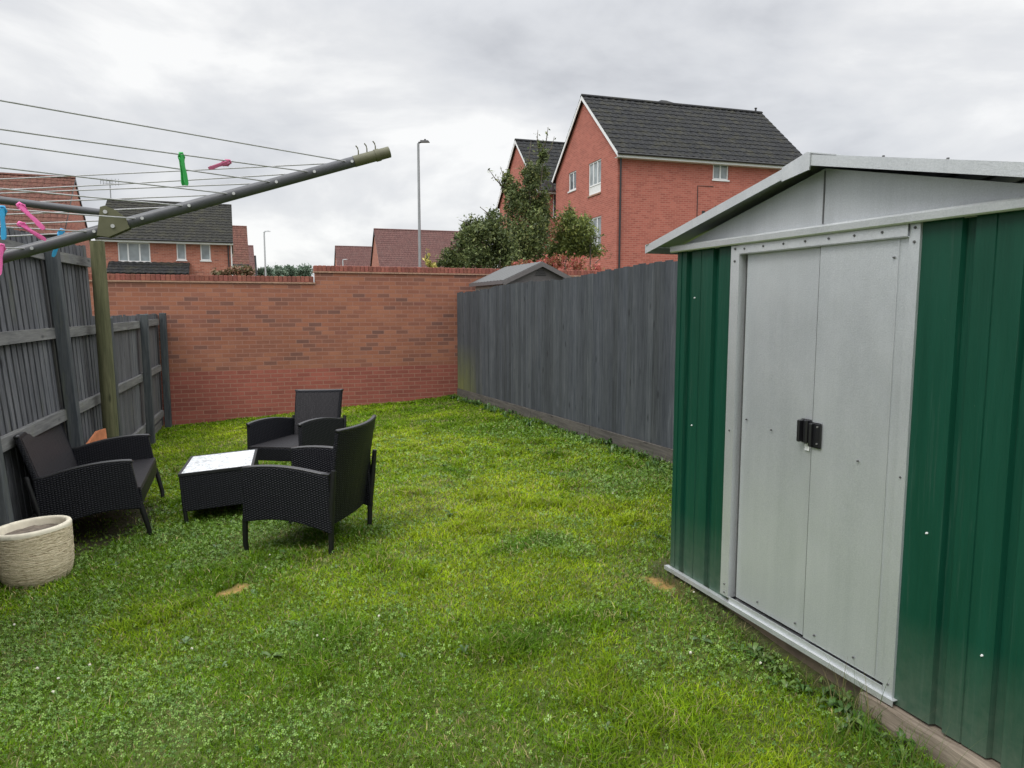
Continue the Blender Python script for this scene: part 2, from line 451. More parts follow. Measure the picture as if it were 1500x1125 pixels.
# ================================================================== SKY + LIGHT
W = bpy.data.worlds.new('World'); sc.world = W; W.use_nodes = True
nt = W.node_tree; nt.nodes.clear()
def wn(t, **k):
    o = nt.nodes.new(t)
    for a, b in k.items():
        if a in o.inputs: o.inputs[a].default_value = b
        else: setattr(o, a, b)
    return o
SUN_EL, SUN_AZ = math.radians(52), math.radians(222)     # azimuth clockwise from +Y
tc = wn('ShaderNodeTexCoord'); sp = wn('ShaderNodeSeparateXYZ'); nt.links.new(tc.outputs['Generated'], sp.inputs[0])
zc = wn('ShaderNodeMath', operation='MAXIMUM'); nt.links.new(sp.outputs[2], zc.inputs[0]); zc.inputs[1].default_value = 0.0
za = wn('ShaderNodeMath', operation='ADD'); nt.links.new(zc.outputs[0], za.inputs[0]); za.inputs[1].default_value = .30
dx = wn('ShaderNodeMath', operation='DIVIDE'); nt.links.new(sp.outputs[0], dx.inputs[0]); nt.links.new(za.outputs[0], dx.inputs[1])
dy = wn('ShaderNodeMath', operation='DIVIDE'); nt.links.new(sp.outputs[1], dy.inputs[0]); nt.links.new(za.outputs[0], dy.inputs[1])
cb = wn('ShaderNodeCombineXYZ'); nt.links.new(dx.outputs[0], cb.inputs[0]); nt.links.new(dy.outputs[0], cb.inputs[1]); cb.inputs[2].default_value = 3.7
n1 = wn('ShaderNodeTexNoise'); n1.inputs['Scale'].default_value = 1.7; n1.inputs['Detail'].default_value = 9; n1.inputs['Roughness'].default_value = .54; n1.inputs['Distortion'].default_value = .35
nt.links.new(cb.outputs[0], n1.inputs['Vector'])
n2 = wn('ShaderNodeTexNoise'); n2.inputs['Scale'].default_value = .7; n2.inputs['Detail'].default_value = 4; n2.inputs['Roughness'].default_value = .5
nt.links.new(cb.outputs[0], n2.inputs['Vector'])
mxn = wn('ShaderNodeMath', operation='MULTIPLY_ADD'); nt.links.new(n2.outputs['Fac'], mxn.inputs[0]); mxn.inputs[1].default_value = .75; nt.links.new(n1.outputs['Fac'], mxn.inputs[2])
cr = wn('ShaderNodeValToRGB'); E = cr.color_ramp.elements; E[0].position = .66; E[0].color = (.405, .415, .44, 1); E[1].position = 1.02; E[1].color = (.71, .71, .705, 1)
for p, c in ((.79, (.515, .525, .545)), (.90, (.59, .595, .605))):
    e = E.new(p); e.color = (*c, 1)
nt.links.new(mxn.outputs[0], cr.inputs['Fac'])
# overcast skies are about three times brighter overhead than at the horizon
zr = wn('ShaderNodeMapRange', interpolation_type='SMOOTHSTEP'); nt.links.new(zc.outputs[0], zr.inputs['Value'])
for k, val in (('From Min', .33), ('From Max', .85), ('To Min', 1.0), ('To Max', 3.6)): zr.inputs[k].default_value = val
sky = wn('ShaderNodeTexSky', sky_type='NISHITA', sun_disc=False, sun_elevation=SUN_EL, sun_rotation=SUN_AZ)
b1 = wn('ShaderNodeBackground'); nt.links.new(sky.outputs[0], b1.inputs['Color']); b1.inputs['Strength'].default_value = .10
b2 = wn('ShaderNodeBackground'); nt.links.new(cr.outputs[0], b2.inputs['Color']); nt.links.new(zr.outputs[0], b2.inputs['Strength'])
ms = wn('ShaderNodeMixShader'); ms.inputs[0].default_value = .94; nt.links.new(b1.outputs[0], ms.inputs[1]); nt.links.new(b2.outputs[0], ms.inputs[2])
wo = wn('ShaderNodeOutputWorld'); nt.links.new(ms.outputs[0], wo.inputs['Surface'])

sl = bpy.data.lights.new('sun', 'SUN'); sl.energy = 1.1; sl.angle = math.radians(22); sl.color = (1, .97, .92)
so = bpy.data.objects.new('sun', sl); COL.objects.link(so)
sd = Vector((math.sin(SUN_AZ)*math.cos(SUN_EL), math.cos(SUN_AZ)*math.cos(SUN_EL), math.sin(SUN_EL)))
so.rotation_euler = sd.to_track_quat('Z', 'Y').to_euler(); so.location = sd*40

cam = bpy.data.cameras.new('camera'); co = bpy.data.objects.new('camera', cam); COL.objects.link(co)
cam.sensor_width = 36; cam.lens = 24.96; cam.clip_end = 3000; cam.clip_start = .05
co.location = (0, 0, CAM_H); co.rotation_euler = (math.radians(90-PITCH), 0, 0); sc.camera = co
sc.view_settings.view_transform = 'Standard'; sc.view_settings.look = 'None'; sc.view_settings.exposure = .50; sc.view_settings.gamma = 1

# ================================================================== GROUND
def lawn_mat():
    m = Mat('lawn_ground'); v = m.coord('Object'); f = m.noise(v, 30, 5, .7); f2 = m.noise(v, 1.4, 4)
    c = m.ramp(f, [(.3, (.040, .058, .008)), (.55, (.075, .105, .012)), (.75, (.11, .13, .022))])  # darkest stop paints the turf's self-shadow into the ground colour
    c = m.mix(1, c, m.attr(), 'MULTIPLY')
    m.base(c); m.set(Roughness=.95); m.bump(f, .6, .02); return m.m
M['lawn'] = lawn_mat()
def path_ground():
    m = Mat('outer_ground'); f = m.noise(m.coord('Object'), .35, 6, .6)
    m.base(m.ramp(f, [(.35, (.05, .07, .025)), (.6, (.09, .10, .05)), (.75, (.12, .115, .09))])); m.set(Roughness=.95); return m.m
mb = MB(); R = 900
mb.grid(lambda a, b: ((a-.5)*2*R, (b-.5)*2*R+300, -.62), 24, 24)
tag(mb.build('ground', path_ground()), kind='structure')

# bare earth patches: (x, y, half length, half width, angle)
BARE = [(-1.74, 4.27, .17, .078, 1.15), (.88, 4.02, .15, .07, -.9), (1.56, 2.16, .26, .13, -1.1), (-1.7, 6.2, .22, .10, .3)]
def bare_amt(x, y):
    a = np.zeros_like(x)
    for (bx, by, L, Wd, an) in BARE:
        dx_ = x-bx; dy_ = y-by; p = dx_*math.cos(an)+dy_*math.sin(an); q = -dx_*math.sin(an)+dy_*math.cos(an)
        d = np.sqrt((p/L)**2+(q/Wd)**2)+(N4(x*22, y*22)-.5)*.7
        a = np.maximum(a, 1-sstep(.7, 1.15, d))
    return a
def soil_shade_amt(x, y):
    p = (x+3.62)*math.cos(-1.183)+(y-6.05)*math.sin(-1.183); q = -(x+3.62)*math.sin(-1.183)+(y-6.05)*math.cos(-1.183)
    a = 1-sstep(.75, 1.1, np.sqrt((p/.95)**2+(q/.52)**2)+(N4(x*12, y*12)-.5)*.5)  # bare darkened ground paints in the shade beneath the sofa
    hx = (x-.962)*.364-(y-4.15)*.931; hy = (x-.962)*.931+(y-4.15)*.364      # trodden soil with painted contact shade along the foot of the shed
    b = np.where((hx > -.2) & (hx < 1.75), 1-sstep(.035, .17, -hy+(N4(x*11, y*11)-.5)*.16), 0)
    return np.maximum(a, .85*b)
ss = np.arange(-1.6, 13.6, .085); tt = np.arange(-4.2, 4.3, .085)
S, T = np.meshgrid(ss, tt, indexing='ij')
X = S*U[0]+T*V[0]; Y = S*U[1]+T*V[1]; Z = lawn_z(X, Y)
ba = bare_amt(X, Y)[..., None]
colr = np.ones(X.shape+(3,))*(1-ba)+np.array([4.0, 1.75, 4.2])*ba
sb = soil_shade_amt(X, Y)[..., None]; colr = colr*(1-sb)+np.array([.55, .36, .9])*sb
ni, nj = X.shape; idx = np.arange(ni*nj).reshape(ni, nj)
quads = np.stack([idx[:-1, :-1], idx[1:, :-1], idx[1:, 1:], idx[:-1, 1:]], -1).reshape(-1, 4)
lw = np_mesh('lawn', np.stack([X, Y, Z], -1).reshape(-1, 3), [quads[:, ::-1].copy()], M['lawn'], colr.reshape(-1, 3), True)
tag(lw, kind='structure')

# ================================================================== BRICK BOUNDARY WALL
WALL_P = Vector((-5.878, 12.004, 0)); WALL_A = math.atan2(1.715, 4.815)
wall = thing('brick_wall', 'long stepped red brick boundary wall with soldier coping across the end of the lawn', 'wall', WALL_P, WALL_A)
mb = MB()
STEP = 2.5
mb.box(-6.0, STEP, 0, .215, -.62, 2.115)
mb.box(STEP, 14.5, 0, .215, -.62, 2.315)
mb.build('brickwork', M['wall_brick'], wall)
mb = MB()
mb.box(-6.0, STEP, -.022, .237, 2.116, 2.142); mb.box(STEP-.022, 14.5, -.022, .237, 2.316, 2.342)
mb.build('tile_creasing', M['creasing'], wall)
def coping(x0, x1, z):
    mb = MB(); x = x0
    mb.box(x0, x1, .012, .203, z, z+.094)
    while x < x1-.05:
        k = random.uniform(.75, 1.2)
        mb.bbox(x+.004, x+.066, random.uniform(-.004, .004), .215, z+.001, z+.102+random.uniform(-.003, .003), .005, (k, k*random.uniform(.9, 1.05), k, 1)); x += .075
    return mb
mc = Mat('coping_bricks'); cc = mc.noise(mc.coord('Object'), 25, 5, .7)
mc.base(mc.mix(1, mc.ramp(cc, [(.3, (.17, .060, .042)), (.7, (.30, .105, .072))]), mc.attr(), 'MULTIPLY')); mc.set(Roughness=.88); mc.bump(cc, .3, .005)
coping(-6.0, STEP-.03, 2.143).build('coping', mc.m, wall); coping(STEP-.02, 14.5, 2.343).build('coping', mc.m, wall)

# ================================================================== RIGHT FENCE
F0 = Vector((-1.03, 13.60, 0)); fd = Vector((1.593+1.063, 6.922-13.719, 0)).normalized()
fa = math.atan2(fd.y, fd.x)
rf = thing('board_fence', 'dark grey painted close board fence along the right side of the lawn', 'fence', F0, fa)
# local x runs from the brick wall towards the camera, local +y... lawn lies at -y
def fz(x): return -.02+.0225*x
PAN = 1.83
for k in range(7):
    mb = MB(); x = k*PAN; zt = 0
    while x < (k+1)*PAN-.02:
        w = random.uniform(.094, .108); w = min(w, (k+1)*PAN-x)
        t = random.uniform(.74, 1.2); b = random.uniform(.97, 1.04); zt_ = fz(x)+2.0+random.uniform(-.013, .011)-.02*math.sin(x*1.7)
        z0 = fz(x)+.17; y0 = random.uniform(-.003, .003)
        mb.prism([(x, y0-.013), (x+w+.012, y0-.004), (x+w+.012, y0+.004), (x, y0+.002)], 'z', z0, zt_, (t, t, t*b, 1)); x += w
    mb.build('fence_panel', M['fence_r'], rf)
    mb = MB()
    mb.add([(k*PAN, -.030, fz(k*PAN)-.18), ((k+1)*PAN-.012, -.030, fz((k+1)*PAN)-.18), ((k+1)*PAN-.012, .015, fz((k+1)*PAN)-.18), (k*PAN, .015, fz(k*PAN)-.18),
            (k*PAN, -.030, fz(k*PAN)+.165), ((k+1)*PAN-.012, -.030, fz((k+1)*PAN)+.165), ((k+1)*PAN-.012, .015, fz((k+1)*PAN)+.165), (k*PAN, .015, fz(k*PAN)+.165)],
           [(0, 3, 2, 1), (4, 5, 6, 7), (0, 1, 5, 4), (1, 2, 6, 5), (2, 3, 7, 6), (3, 0, 4, 7)])
    mb.build('gravel_board', M['gravel'], rf)
for k in range(8):
    mb = MB(); x = min(k*PAN, 7*PAN-.1); mb.box(x-.05, x+.05, .022, .122, fz(x)-.3, fz(x)+1.98); mb.build('fence_post', M['post_l'], rf)

# ================================================================== LEFT FENCE (rails and posts on our side)
E0 = Vector((-5.881, 11.85, 0)); la = math.atan2(-.9505, .311)
lf = thing('slat_fence', 'weathered grey slatted fence on the left with rails, posts and a raised near half', 'fence', E0, la)
def gz_l(x):
    p = E0+Vector((math.cos(la)*x, math.sin(la)*x, 0)); return float(lawn_z(p.x, p.y))
def lean(mb):
    for v in mb.v:
        k = .088*float(sstep(1.5, 8.0, v.x)); v.y -= k*max(v.z+.2, 0)
def slats(x0, x1, z0f, z1f, pitch, w, y, name='slats', dark=1.0):
    mb = MB(); x = x0
    while x < x1:
        t = random.uniform(.75, 1.2)*dark; dz = random.uniform(-.012, .012)
        z0 = z0f(x); z1 = z1f(x)+dz; n = 3
        mb.prism([(x, y-.011), (x+w, y-.011), (x+w, y+random.uniform(-.004, .002)), (x, y+random.uniform(-.002, .003))], 'z', z0, z1, (t, t, t*1.02, 1)); x += pitch*random.uniform(.97, 1.03)
    lean(mb); return mb.build(name, M['fence_l'], lf)
slats(-.16, 3.95, lambda x: gz_l(x)+.03, lambda x: 1.59, .104, .102, -.028)
slats(4.02, 9.6, lambda x: gz_l(x)+.03, lambda x: 2.372-.02*math.sin((x-4)*1.2), .122, .079, -.028)
# boards overlapping behind the gaps, tint darkened to paint in their shade
slats(4.06, 9.6, lambda x: gz_l(x)+.05, lambda x: 2.36, .122, .10, -.048, 'back_slats', .42)
def rail(x0, x1, z, h=.098, sag=0):
    mb = MB(); n = 8
    mb.slab(lambda a, b: (x0+(x1-x0)*a, .022, z-h/2+h*b-sag*math.sin(PI*a)), n, 1, .046)
    lean(mb); return mb.build('rail', M['rail_l'], lf)
for x0, x1, zz in ((.1, 1.70, (1.46, .70, -.06)), (1.76, 3.66, (1.455, .693, -.05)), (3.7, 5.36, (1.455, .69, -.02)), (5.44, 7.3, (1.46, .69, -.02)), (7.4, 9.6, (1.46, .69, 0))):
    for z in zz: rail(x0, x1, z)
rail(4.05, 5.36, 2.19); rail(5.44, 7.3, 2.18, sag=-.015); rail(7.4, 9.6, 2.18)
def post(x, top, w=.10, tilt=0, name='fence_post', d=.10):
    mb = MB(); g = gz_l(x)
    mb.bbox(-w/2, w/2, 0, d, -.45, top-g, .006)
    for v in mb.v:
        v.x += x+tilt*v.z; v.y += .024; v.z += g
    lean(mb); return mb.build(name, M['post_l'], lf)
post(.03, 1.605); post(1.73, 1.60, tilt=.012); post(3.86, 1.58); post(5.40, 2.285, .105, .02); post(7.35, 2.30); post(9.55, 2.3)
# gravel boards under the slats
mb = MB()
mb.slab(lambda a, b: (.05+9.5*a, -.02, gz_l(.05+9.5*a)-.2+.34*b), 20, 1, .03); lean(mb); mb.build('gravel_board', M['rail_l'], lf)

# free-standing green post in front of the fence
gp = Vector((-4.40, 7.70, 0))
mb = MB(); g0 = float(lawn_z(gp.x, gp.y))
mb.tube([(0, 0, -.4), (0, 0, .8), (0, 0, 1.7), (.0, 0, 2.40-g0)], [.080, .077, .074, .070], 16)
mb.add([], [])
o = mb.build('wooden_post', M['green_post'], autosmooth=50, loc=(gp.x, gp.y, g0), rot=(math.radians(.3), math.radians(-.5), 0))
tag(o, 'tall round green stained timber post standing in front of the left fence', 'post')

# terracotta board wedged behind the sofa
tp = E0+Vector((math.cos(la)*4.86, math.sin(la)*4.86, 0))+Vector((.9505, .311, 0))*.09
mb = MB(); mb.prism([(-.30, -.02), (.22, -.02), (.22, .655), (.05, .655), (-.30, .50)], 'y', -.012, .012)
o = mb.build('clay_board', M['terracotta'], loc=(tp.x, tp.y, float(lawn_z(tp.x, tp.y))), rot=(math.radians(9), 0, la))
o.rotation_euler = (math.radians(-4), 0, la+PI-.25); tag(o, 'orange terracotta coloured board leaning on the left fence behind the sofa', 'board')

# ================================================================== GREEN METAL SHED
SP = Vector((.962, 4.15, .132)); sdv = Vector((-.364, .931, 0)).normalized()
sa = math.atan2(-sdv.y, -sdv.x)           # local x = along the front towards the camera, local +y = into the lawn? (see below)
# local axes: x towards camera along the front, y = x rotated +90 deg = to the right/back (into the shed)
shed = thing('garden_shed', 'green and silver metal garden shed with double sliding doors on the right', 'shed', SP, sa)
SW, SD, SH = 2.14, 1.42, 1.895
DL, DR, DM = .575, 1.53, 1.065
def profile(x0, x1, grooves, seams):
    """front sheet outline (x, y): grooves pressed 14 mm into the sheet, seams 2 mm"""
    pts = [(x0, 0)]
    for g, w in sorted([(g, 'g') for g in grooves]+[(s, 's') for s in seams]):
        if w == 'g': pts += [(g-.026, 0), (g-.020, .024), (g+.020, .024), (g+.026, 0)]
        else: pts += [(g-.004, 0), (g-.002, .004), (g+.002, .004), (g+.004, 0)]
    pts.append((x1, 0)); return pts
def sheet(name, pts, z0, z1, axis='front'):
    mb = MB(); n = len(pts)
    vs = [(p[0], p[1], z0) for p in pts]+[(p[0], p[1], z1) for p in pts]+[(p[0], p[1]+.003, z0) for p in pts]+[(p[0], p[1]+.003, z1) for p in pts]
    fs = []
    for i in range(n-1):
        fs += [(i, i+1, n+i+1, n+i), (3*n+i, 3*n+i+1, 2*n+i+1, 2*n+i), (n+i, n+i+1, 3*n+i+1, 3*n+i), (2*n+i, 2*n+i+1, i+1, i)]
    fs += [(0, n, 3*n, 2*n), (n-1, 2*n+n-1, 3*n+n-1, n+n-1)]
    mb.add(vs, fs); return mb
sheet('wall_panel', profile(0, DL-.06, [.105, .345], [.215]), .0, SH).build('wall_panel', M['green'], shed)
sheet('wall_panel', profile(DR+.03, SW, [1.745, 1.965], [1.845, 2.06]), -.012, SH).build('wall_panel', M['green'], shed)
def side(name, x, flip, L=SD):
    pts = profile(0, L, [.12, .36, .60, .84, 1.08, 1.32], [.24, .72])
    mb = sheet(name, pts, .02, SH)
    for v in mb.v:
        a, b = v.x, v.y; v.x = x+(b if not flip else -b); v.y = a
    mb.build(name, M['green'], shed)
side('wall_panel', 0.0, False); side('wall_panel', SW, True)
mb = sheet('wall_panel', profile(0.004, SW-.004, [.3, .6, .9, 1.2, 1.5, 1.8], []), .02, SH)
for v in mb.v: v.y = SD-v.y-.004
mb.build('wall_panel', M['green'], shed)
# corner strip
mb = MB(); mb.box(-.004, .035, -.004, -.001, .02, SH); mb.box(-.004, -.001, -.001, .03, .02, SH); mb.build('corner_strip', M['green'], shed)
# gable panels, slightly set back
RZ = 2.185; EZ = 1.90
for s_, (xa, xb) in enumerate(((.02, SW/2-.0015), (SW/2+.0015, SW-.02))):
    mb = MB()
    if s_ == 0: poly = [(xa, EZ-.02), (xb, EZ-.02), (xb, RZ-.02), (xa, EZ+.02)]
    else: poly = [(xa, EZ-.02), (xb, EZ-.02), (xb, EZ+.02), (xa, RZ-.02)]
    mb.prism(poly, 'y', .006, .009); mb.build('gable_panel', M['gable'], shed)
mb = MB(); mb.box(SW/2-.0035, SW/2+.0035, .003, .0055, EZ+.03, RZ-.03); mb.build('gable_seam', M['darkscrew'], shed)
# eave rail across the front (rolled edge)
mb = MB(); mb.prism([(.02, 1.884), (-.035, 1.880), (-.040, 1.886), (-.042, 1.912), (-.034, 1.920), (.005, 1.926), (.02, 1.92)], 'x', -.03, SW+.03)
mb.build('eave_rail', M['trim'], shed, autosmooth=30)
# roof: ribbed sheets with overhang, front fascia angles and ridge cap
OH = .075; OL = .20
slope = (2.205-1.925)/(SW/2+OL)
def rz(x): return 2.212-abs(x-SW/2)*slope
for sgn in (-1, 1):
    mb = MB(); n = 46
    x_in, x_out = SW/2, (-OL if sgn < 0 else SW+OL)
    def fn(a, b):
        y = -OH+(SD+2*OH)*a; xx = x_in+(x_out-x_in)*b
        ph = (y % .24)/.24; r = .012*float(sstep(.40, .44, ph)*(1-sstep(.56, .60, ph)))
        return (xx, y, rz(xx)-.006+r)
    mb.slab(fn, n*3, 1, -.003 if sgn > 0 else .003)
    mb.build('roof_sheet', M['galv'], shed)
for sgn in (-1, 1):
    xo = -OL-.01 if sgn < 0 else SW+OL+.01
    xi = SW/2-.13 if sgn < 0 else SW/2+.004
    mb = MB()
    mb.prism([(xo, rz(xo)-.040), (xi, rz(xi)-.040), (xi, rz(xi)+.006), (xo, rz(xo)+.006)], 'y', -OH-.014, -OH-.010)
    mb.prism([(xo, rz(xo)+.002), (xi, rz(xi)+.002), (xi, rz(xi)+.006), (xo, rz(xo)+.006)], 'y', -OH-.010, -OH+.035)
    mb.build('roof_fascia', M['trim'], shed)
    # eave cap strip along the side
    mb = MB(); z = rz(xo); mb.prism([(xo-.004, z-.042), (xo, z-.042), (xo, z+.002), (xo+sgn*-.03, z+.012), (xo-.004, z+.008)] if sgn < 0 else [(xo, z-.042), (xo+.004, z-.042), (xo+.004, z+.008), (xo-.03, z+.012), (xo, z+.002)], 'y', -OH-.018, SD+OH+.01)
    mb.build('eave_cap', M['trim'], shed)
mb = MB()   # folded cap over the ridge end
xi = SW/2
mb.prism([(xi-.15, rz(xi-.15)-.052), (xi, rz(xi)-.062), (xi+.012, rz(xi)-.062), (xi+.012, rz(xi)+.012), (xi, rz(xi)+.016), (xi-.15, rz(xi-.15)+.009)], 'y', -OH-.022, -OH-.016)
mb.prism([(xi-.15, rz(xi-.15)+.006), (xi, rz(xi)+.010), (xi+.15, rz(xi+.15)+.006), (xi+.15, rz(xi+.15)+.010), (xi, rz(xi)+.016), (xi-.15, rz(xi-.15)+.010)], 'y', -OH-.016, SD+OH)
mb.build('ridge_cap', M['trim'], shed)
for q in (.35, .62, .9):
    x = SW/2+q; mb = MB(); mb.tube([(x, -OH+.02, rz(x)+.004), (x, -OH+.02, rz(x)+.013)], .005, 8); mb.build('roof_bolt', M['darkscrew'], shed)
# door frame
mb = MB()
mb.box(DL-.085, DL-.02, -.020, -.016, .035, 1.878); mb.box(DL-.085, DL-.081, -.016, .0, .035, 1.878); mb.box(DL-.024, DL-.02, -.016, .03, .035, 1.878)
mb.build('door_jamb', M['trim'], shed)
mb = MB()
mb.box(DR-.012, DR+.034, -.012, -.009, -.005, 1.885); mb.box(DR-.012, DR-.009, -.009, .02, -.005, 1.885); mb.box(DR+.031, DR+.034, -.009, .0, -.005, 1.885)
mb.build('door_jamb', M['galv'], shed)
mb = MB(); mb.box(DL-.02, DR-.0121, -.022, -.018, 1.836, 1.882); mb.box(DL-.02, DR-.0121, -.018, .03, 1.832, 1.8355); mb.build('top_track', M['trim'], shed)
mb = MB()
mb.box(-.03, DR+.05, -.028, -.025, -.012, .012); mb.box(-.03, DR+.05, -.025, .0, .008, .011)
mb.box(DL-.02, DR-.013, -.014, -.011, .0112, .040); mb.box(DL-.02, DR-.013, -.0085, -.0065, .0112, .030); mb.box(-.03, SW+.03, .029, .05, -.012, .0155)
mb.build('bottom_track', M['trim'], shed)
def door(x0, x1, y):
    d = MB(); n = 20
    d.slab(lambda a, b: (x0+(x1-x0)*a, y+.003*math.sin(PI*a)*math.sin(PI*b), .045+1.787*b), 8, 16, -.004)
    d.box(x0, x0+.004, y+.004, y+.02, .045, 1.83); d.box(x1-.004, x1, y+.004, y+.02, .045, 1.83)
    return d.build('door', M['galv'], shed, autosmooth=30)
d1 = door(DL+.006, DM-.010, .012); d2 = door(DM+.006, DR-.014, -.001)
mb = MB(); mb.box(DR-.062, DR-.0585, -.0065, -.0058, .05, 1.83); mb.build('door_fold', M['trim'], d2)
mb = MB(); mb.box(DL-.0195, DL+.0055, .024, .028, .052, 1.835); mb.build('door_gap', M['darkscrew'], shed)
mb = MB(); mb.box(DM-.0096, DM+.0056, .012, .016, .05, 1.83); mb.build('door_gap', M['darkscrew'], shed)
# handles: a pair of black pull handles
for d_, x0, x1, zz in ((d1, .998, 1.061, 1.01), (d2, 1.067, 1.130, 1.003)):
    mb = MB()
    y = .010 if d_ is d1 else -.001
    if d_ is d1:
        mb.bbox(x0, x1, y-.012, y-.002, zz-.056, zz+.052, .004); mb.bbox(x0+.005, x0+.020, y-.040, y-.010, zz-.053, zz+.049, .004); mb.bbox(x0+.030, x0+.054, y-.028, y-.010, zz-.058, zz+.054, .006)
    else:
        mb.bbox(x0, x1, y-.010, y-.001, zz-.060, zz+.052, .004); mb.bbox(x0+.003, x0+.018, y-.026, y-.008, zz-.058, zz+.050, .005)
    h = mb.build('handle', M['black_plastic'], d_)
    for dz in (-.040, .036):
        mb = MB(); mb.tube([((x0+x1)/2+.012, y-.009, zz+dz), ((x0+x1)/2+.012, y-.014, zz+dz)], .004, 8); mb.build('screw', M['zinc'], h)
mb = MB(); mb.box(1.022, 1.05, .0062, .0072, .918, .955); mb.build('latch_plate', M['upvc'], d1)
# screws
def screws(pts, y, mat=M['darkscrew'], r=.0065, par=shed):
    for x, z in pts:
        mb = MB(); mb.tube([(x, y+.002, z), (x, y-.004, z)], [r, r*.7], 8); mb.build('screw', mat, par)
screws([(DL-.052, 1.862), (DL-.052, 1.80), (DL+.02, 1.858)]+[(DL+.02+k*.135, 1.860) for k in range(1, 7)], -.0225)
screws([(DR+.012, 1.865), (DR+.012, 1.812)], -.0125)
screws([(DL-.05, .93), (DL-.05, .10), (DL-.05, .055)], -.0215, r=.005); screws([(DR+.012, .91), (DR+.012, .06)], -.0125, r=.005)
screws([(.80, .975), (.62, 1.0), (.75, .085), (1.01, .085)], .006, r=.005, par=d1); screws([(1.33, .93), (1.14, .085), (1.36, .085), (1.45, 1.76)], -.0055, r=.005, par=d2)
for x, z in ((.165, 1.62), (2.02, .93), (.17, .9), (1.66, .72), (1.9, .35)):
    mb = MB(); mb.tube([(x, .001, z), (x, -.006, z)], [.005, .003], 8); mb.build('rivet', M['upvc'], shed)

# timber base under the near half of the shed
mb = MB(); mb.slab(lambda a, b: (1.44+1.3*a, -.050+.006*math.sin(a*9)+.004*math.sin(a*31), -.135+.112*b+.003*math.sin(a*23)), 40, 2, -.09)
o = mb.build('timber_sleeper', M['sleeper'], autosmooth=40); o.location = SP; o.rotation_euler = (0, 0, sa)
tag(o, 'weathered timber sleeper under the near corner of the green shed', 'sleeper')
mb = MB(); mb.box(.02, 1.42, .03, 1.4, -.24, -.014); mb.box(1.42, 2.2, .09, 1.4, -.24, -.014)
o = mb.build('shed_base', simple('base_slab', (.13, .10, .07), .95, var=.3, nscale=9, bump=.5)); o.location = SP; o.rotation_euler = (0, 0, sa)
tag(o, 'earthy concrete slab base beneath the green metal shed', 'base')

# ================================================================== RATTAN FURNITURE
def seat_set(name, label, cat, dw, x, y, r, grp=None):
    t = thing(name, label, cat, group=grp)
    wa, wf, wr, wb = .358+dw, .295+dw, .325+dw, .320+dw
    # side panels: curved top, arched underside
    def side_poly():
        top = [(.308-.668*i/10, .641+.020*math.sin(PI*min(1, i/10*1.15))**.8-.056*(i/10)**1.7) for i in range(11)]
        bot = [(-.345+.695*i/10, .165+.085*(i/10)+.055*math.sin(PI*i/10)) for i in range(11)]
        return top+bot
    for s in (-1, 1):
        mb = MB(); a, b = sorted((s*(wa-.048), s*wa)); mb.prism(side_poly(), 'x', a, b)
        o = mb.build('armrest', M['rattan'], t)
        bv = o.modifiers.new('bevel', 'BEVEL'); bv.width = .009; bv.segments = 2; bv.limit_method = 'ANGLE'; bv.angle_limit = math.radians(50)
        tp_ = [(.308-.668*i/10, .641+.020*math.sin(PI*min(1, i/10*1.15))**.8-.056*(i/10)**1.7) for i in range(11)]
        xm = s*(wa-.024); mb = MB(); mb.tube([(xm, .318, .630)]+[(xm, q[0], q[1]+.004) for q in tp_[:11]], .0115, 10, flat=2.0); mb.build('arm_highlight_rail', M['rail_black'], o, True)  # glossy edge tube added to catch the sky as a highlight
    # backrest: reclined, bowed backwards
    def back(a, b):
        xx = (a-.5)*2; z = .20+(.69+(.035 if dw else 0))*b; w = (.300+.02*b)+dw
        yb = -.300-.150*b**1.15-.050*(1-xx*xx)*(.4+.6*b)
        return (xx*w, yb, z-.010*(1-xx*xx)*b)
    mb = MB(); mb.slab(lambda a, b: back(1-a, b), 14, 10, .036)
    o = mb.build('backrest', M['rattan'], t)
    bv = o.modifiers.new('bevel', 'BEVEL'); bv.width = .010; bv.segments = 2; bv.limit_method = 'ANGLE'; bv.angle_limit = math.radians(50)
    mb = MB(); mb.tube([Vector(back(i/14, 1.0))+Vector((0, .016, .002)) for i in range(15)], .012, 10, flat=1.5); mb.build('back_highlight_rail', M['rail_black'], o, True)  # same added edge tube, giving the back its lit top line
    # inside face of the back is the tighter weave
    mb = MB(); mb.slab(lambda a, b: tuple(Vector(back(a*.92+.04, b*.80+.17))+Vector((0, .0375, 0))), 14, 8, -.004)
    mb.build('back_liner', M['rattan_seat'], o)
    # seat
    mb = MB(); mb.slab(lambda a, b: ((a-.5)*2*(wa-.05), -.29+.64*b, .405-.012*math.sin(PI*a)*math.sin(PI*b)), 10, 8, .014)
    so_ = mb.build('seat', M['rattan_seat'], t, autosmooth=30)
    mb = MB(); mb.bbox(-(wa-.05), wa-.05, .318, .352, .275, .404, .008); mb.build('seat_apron', M['rattan'], so_)
    # legs
    for s in (-1, 1):
        mb = MB(); mb.tube([(s*(wa-.025), .335, .30), (s*(wa-.03), .352, .20), (s*(wf+.02), .372, .08), (s*wf, .371, -.03)], [.021, .021, .019, .018], 10, flat=1.0)
        mb.build('leg', M['leg'], t, autosmooth=60)
        mb = MB(); mb.tube([(s*(wb+.028), -.40, .62), (s*(wb+.026), -.362, .40), (s*(wr+.005), -.33, .2), (s*wr, -.305, -.03)], [.017, .021, .021, .018], 10)
        mb.build('leg', M['leg'], t, autosmooth=60)
    on_lawn(t, x, y, r)
    return t
seat_set('wicker_armchair', 'black rattan armchair seen from behind, its back to the camera, nearest on the lawn', 'armchair', 0, -1.506, 5.246, 1.347, 'rattan armchairs around the low table')
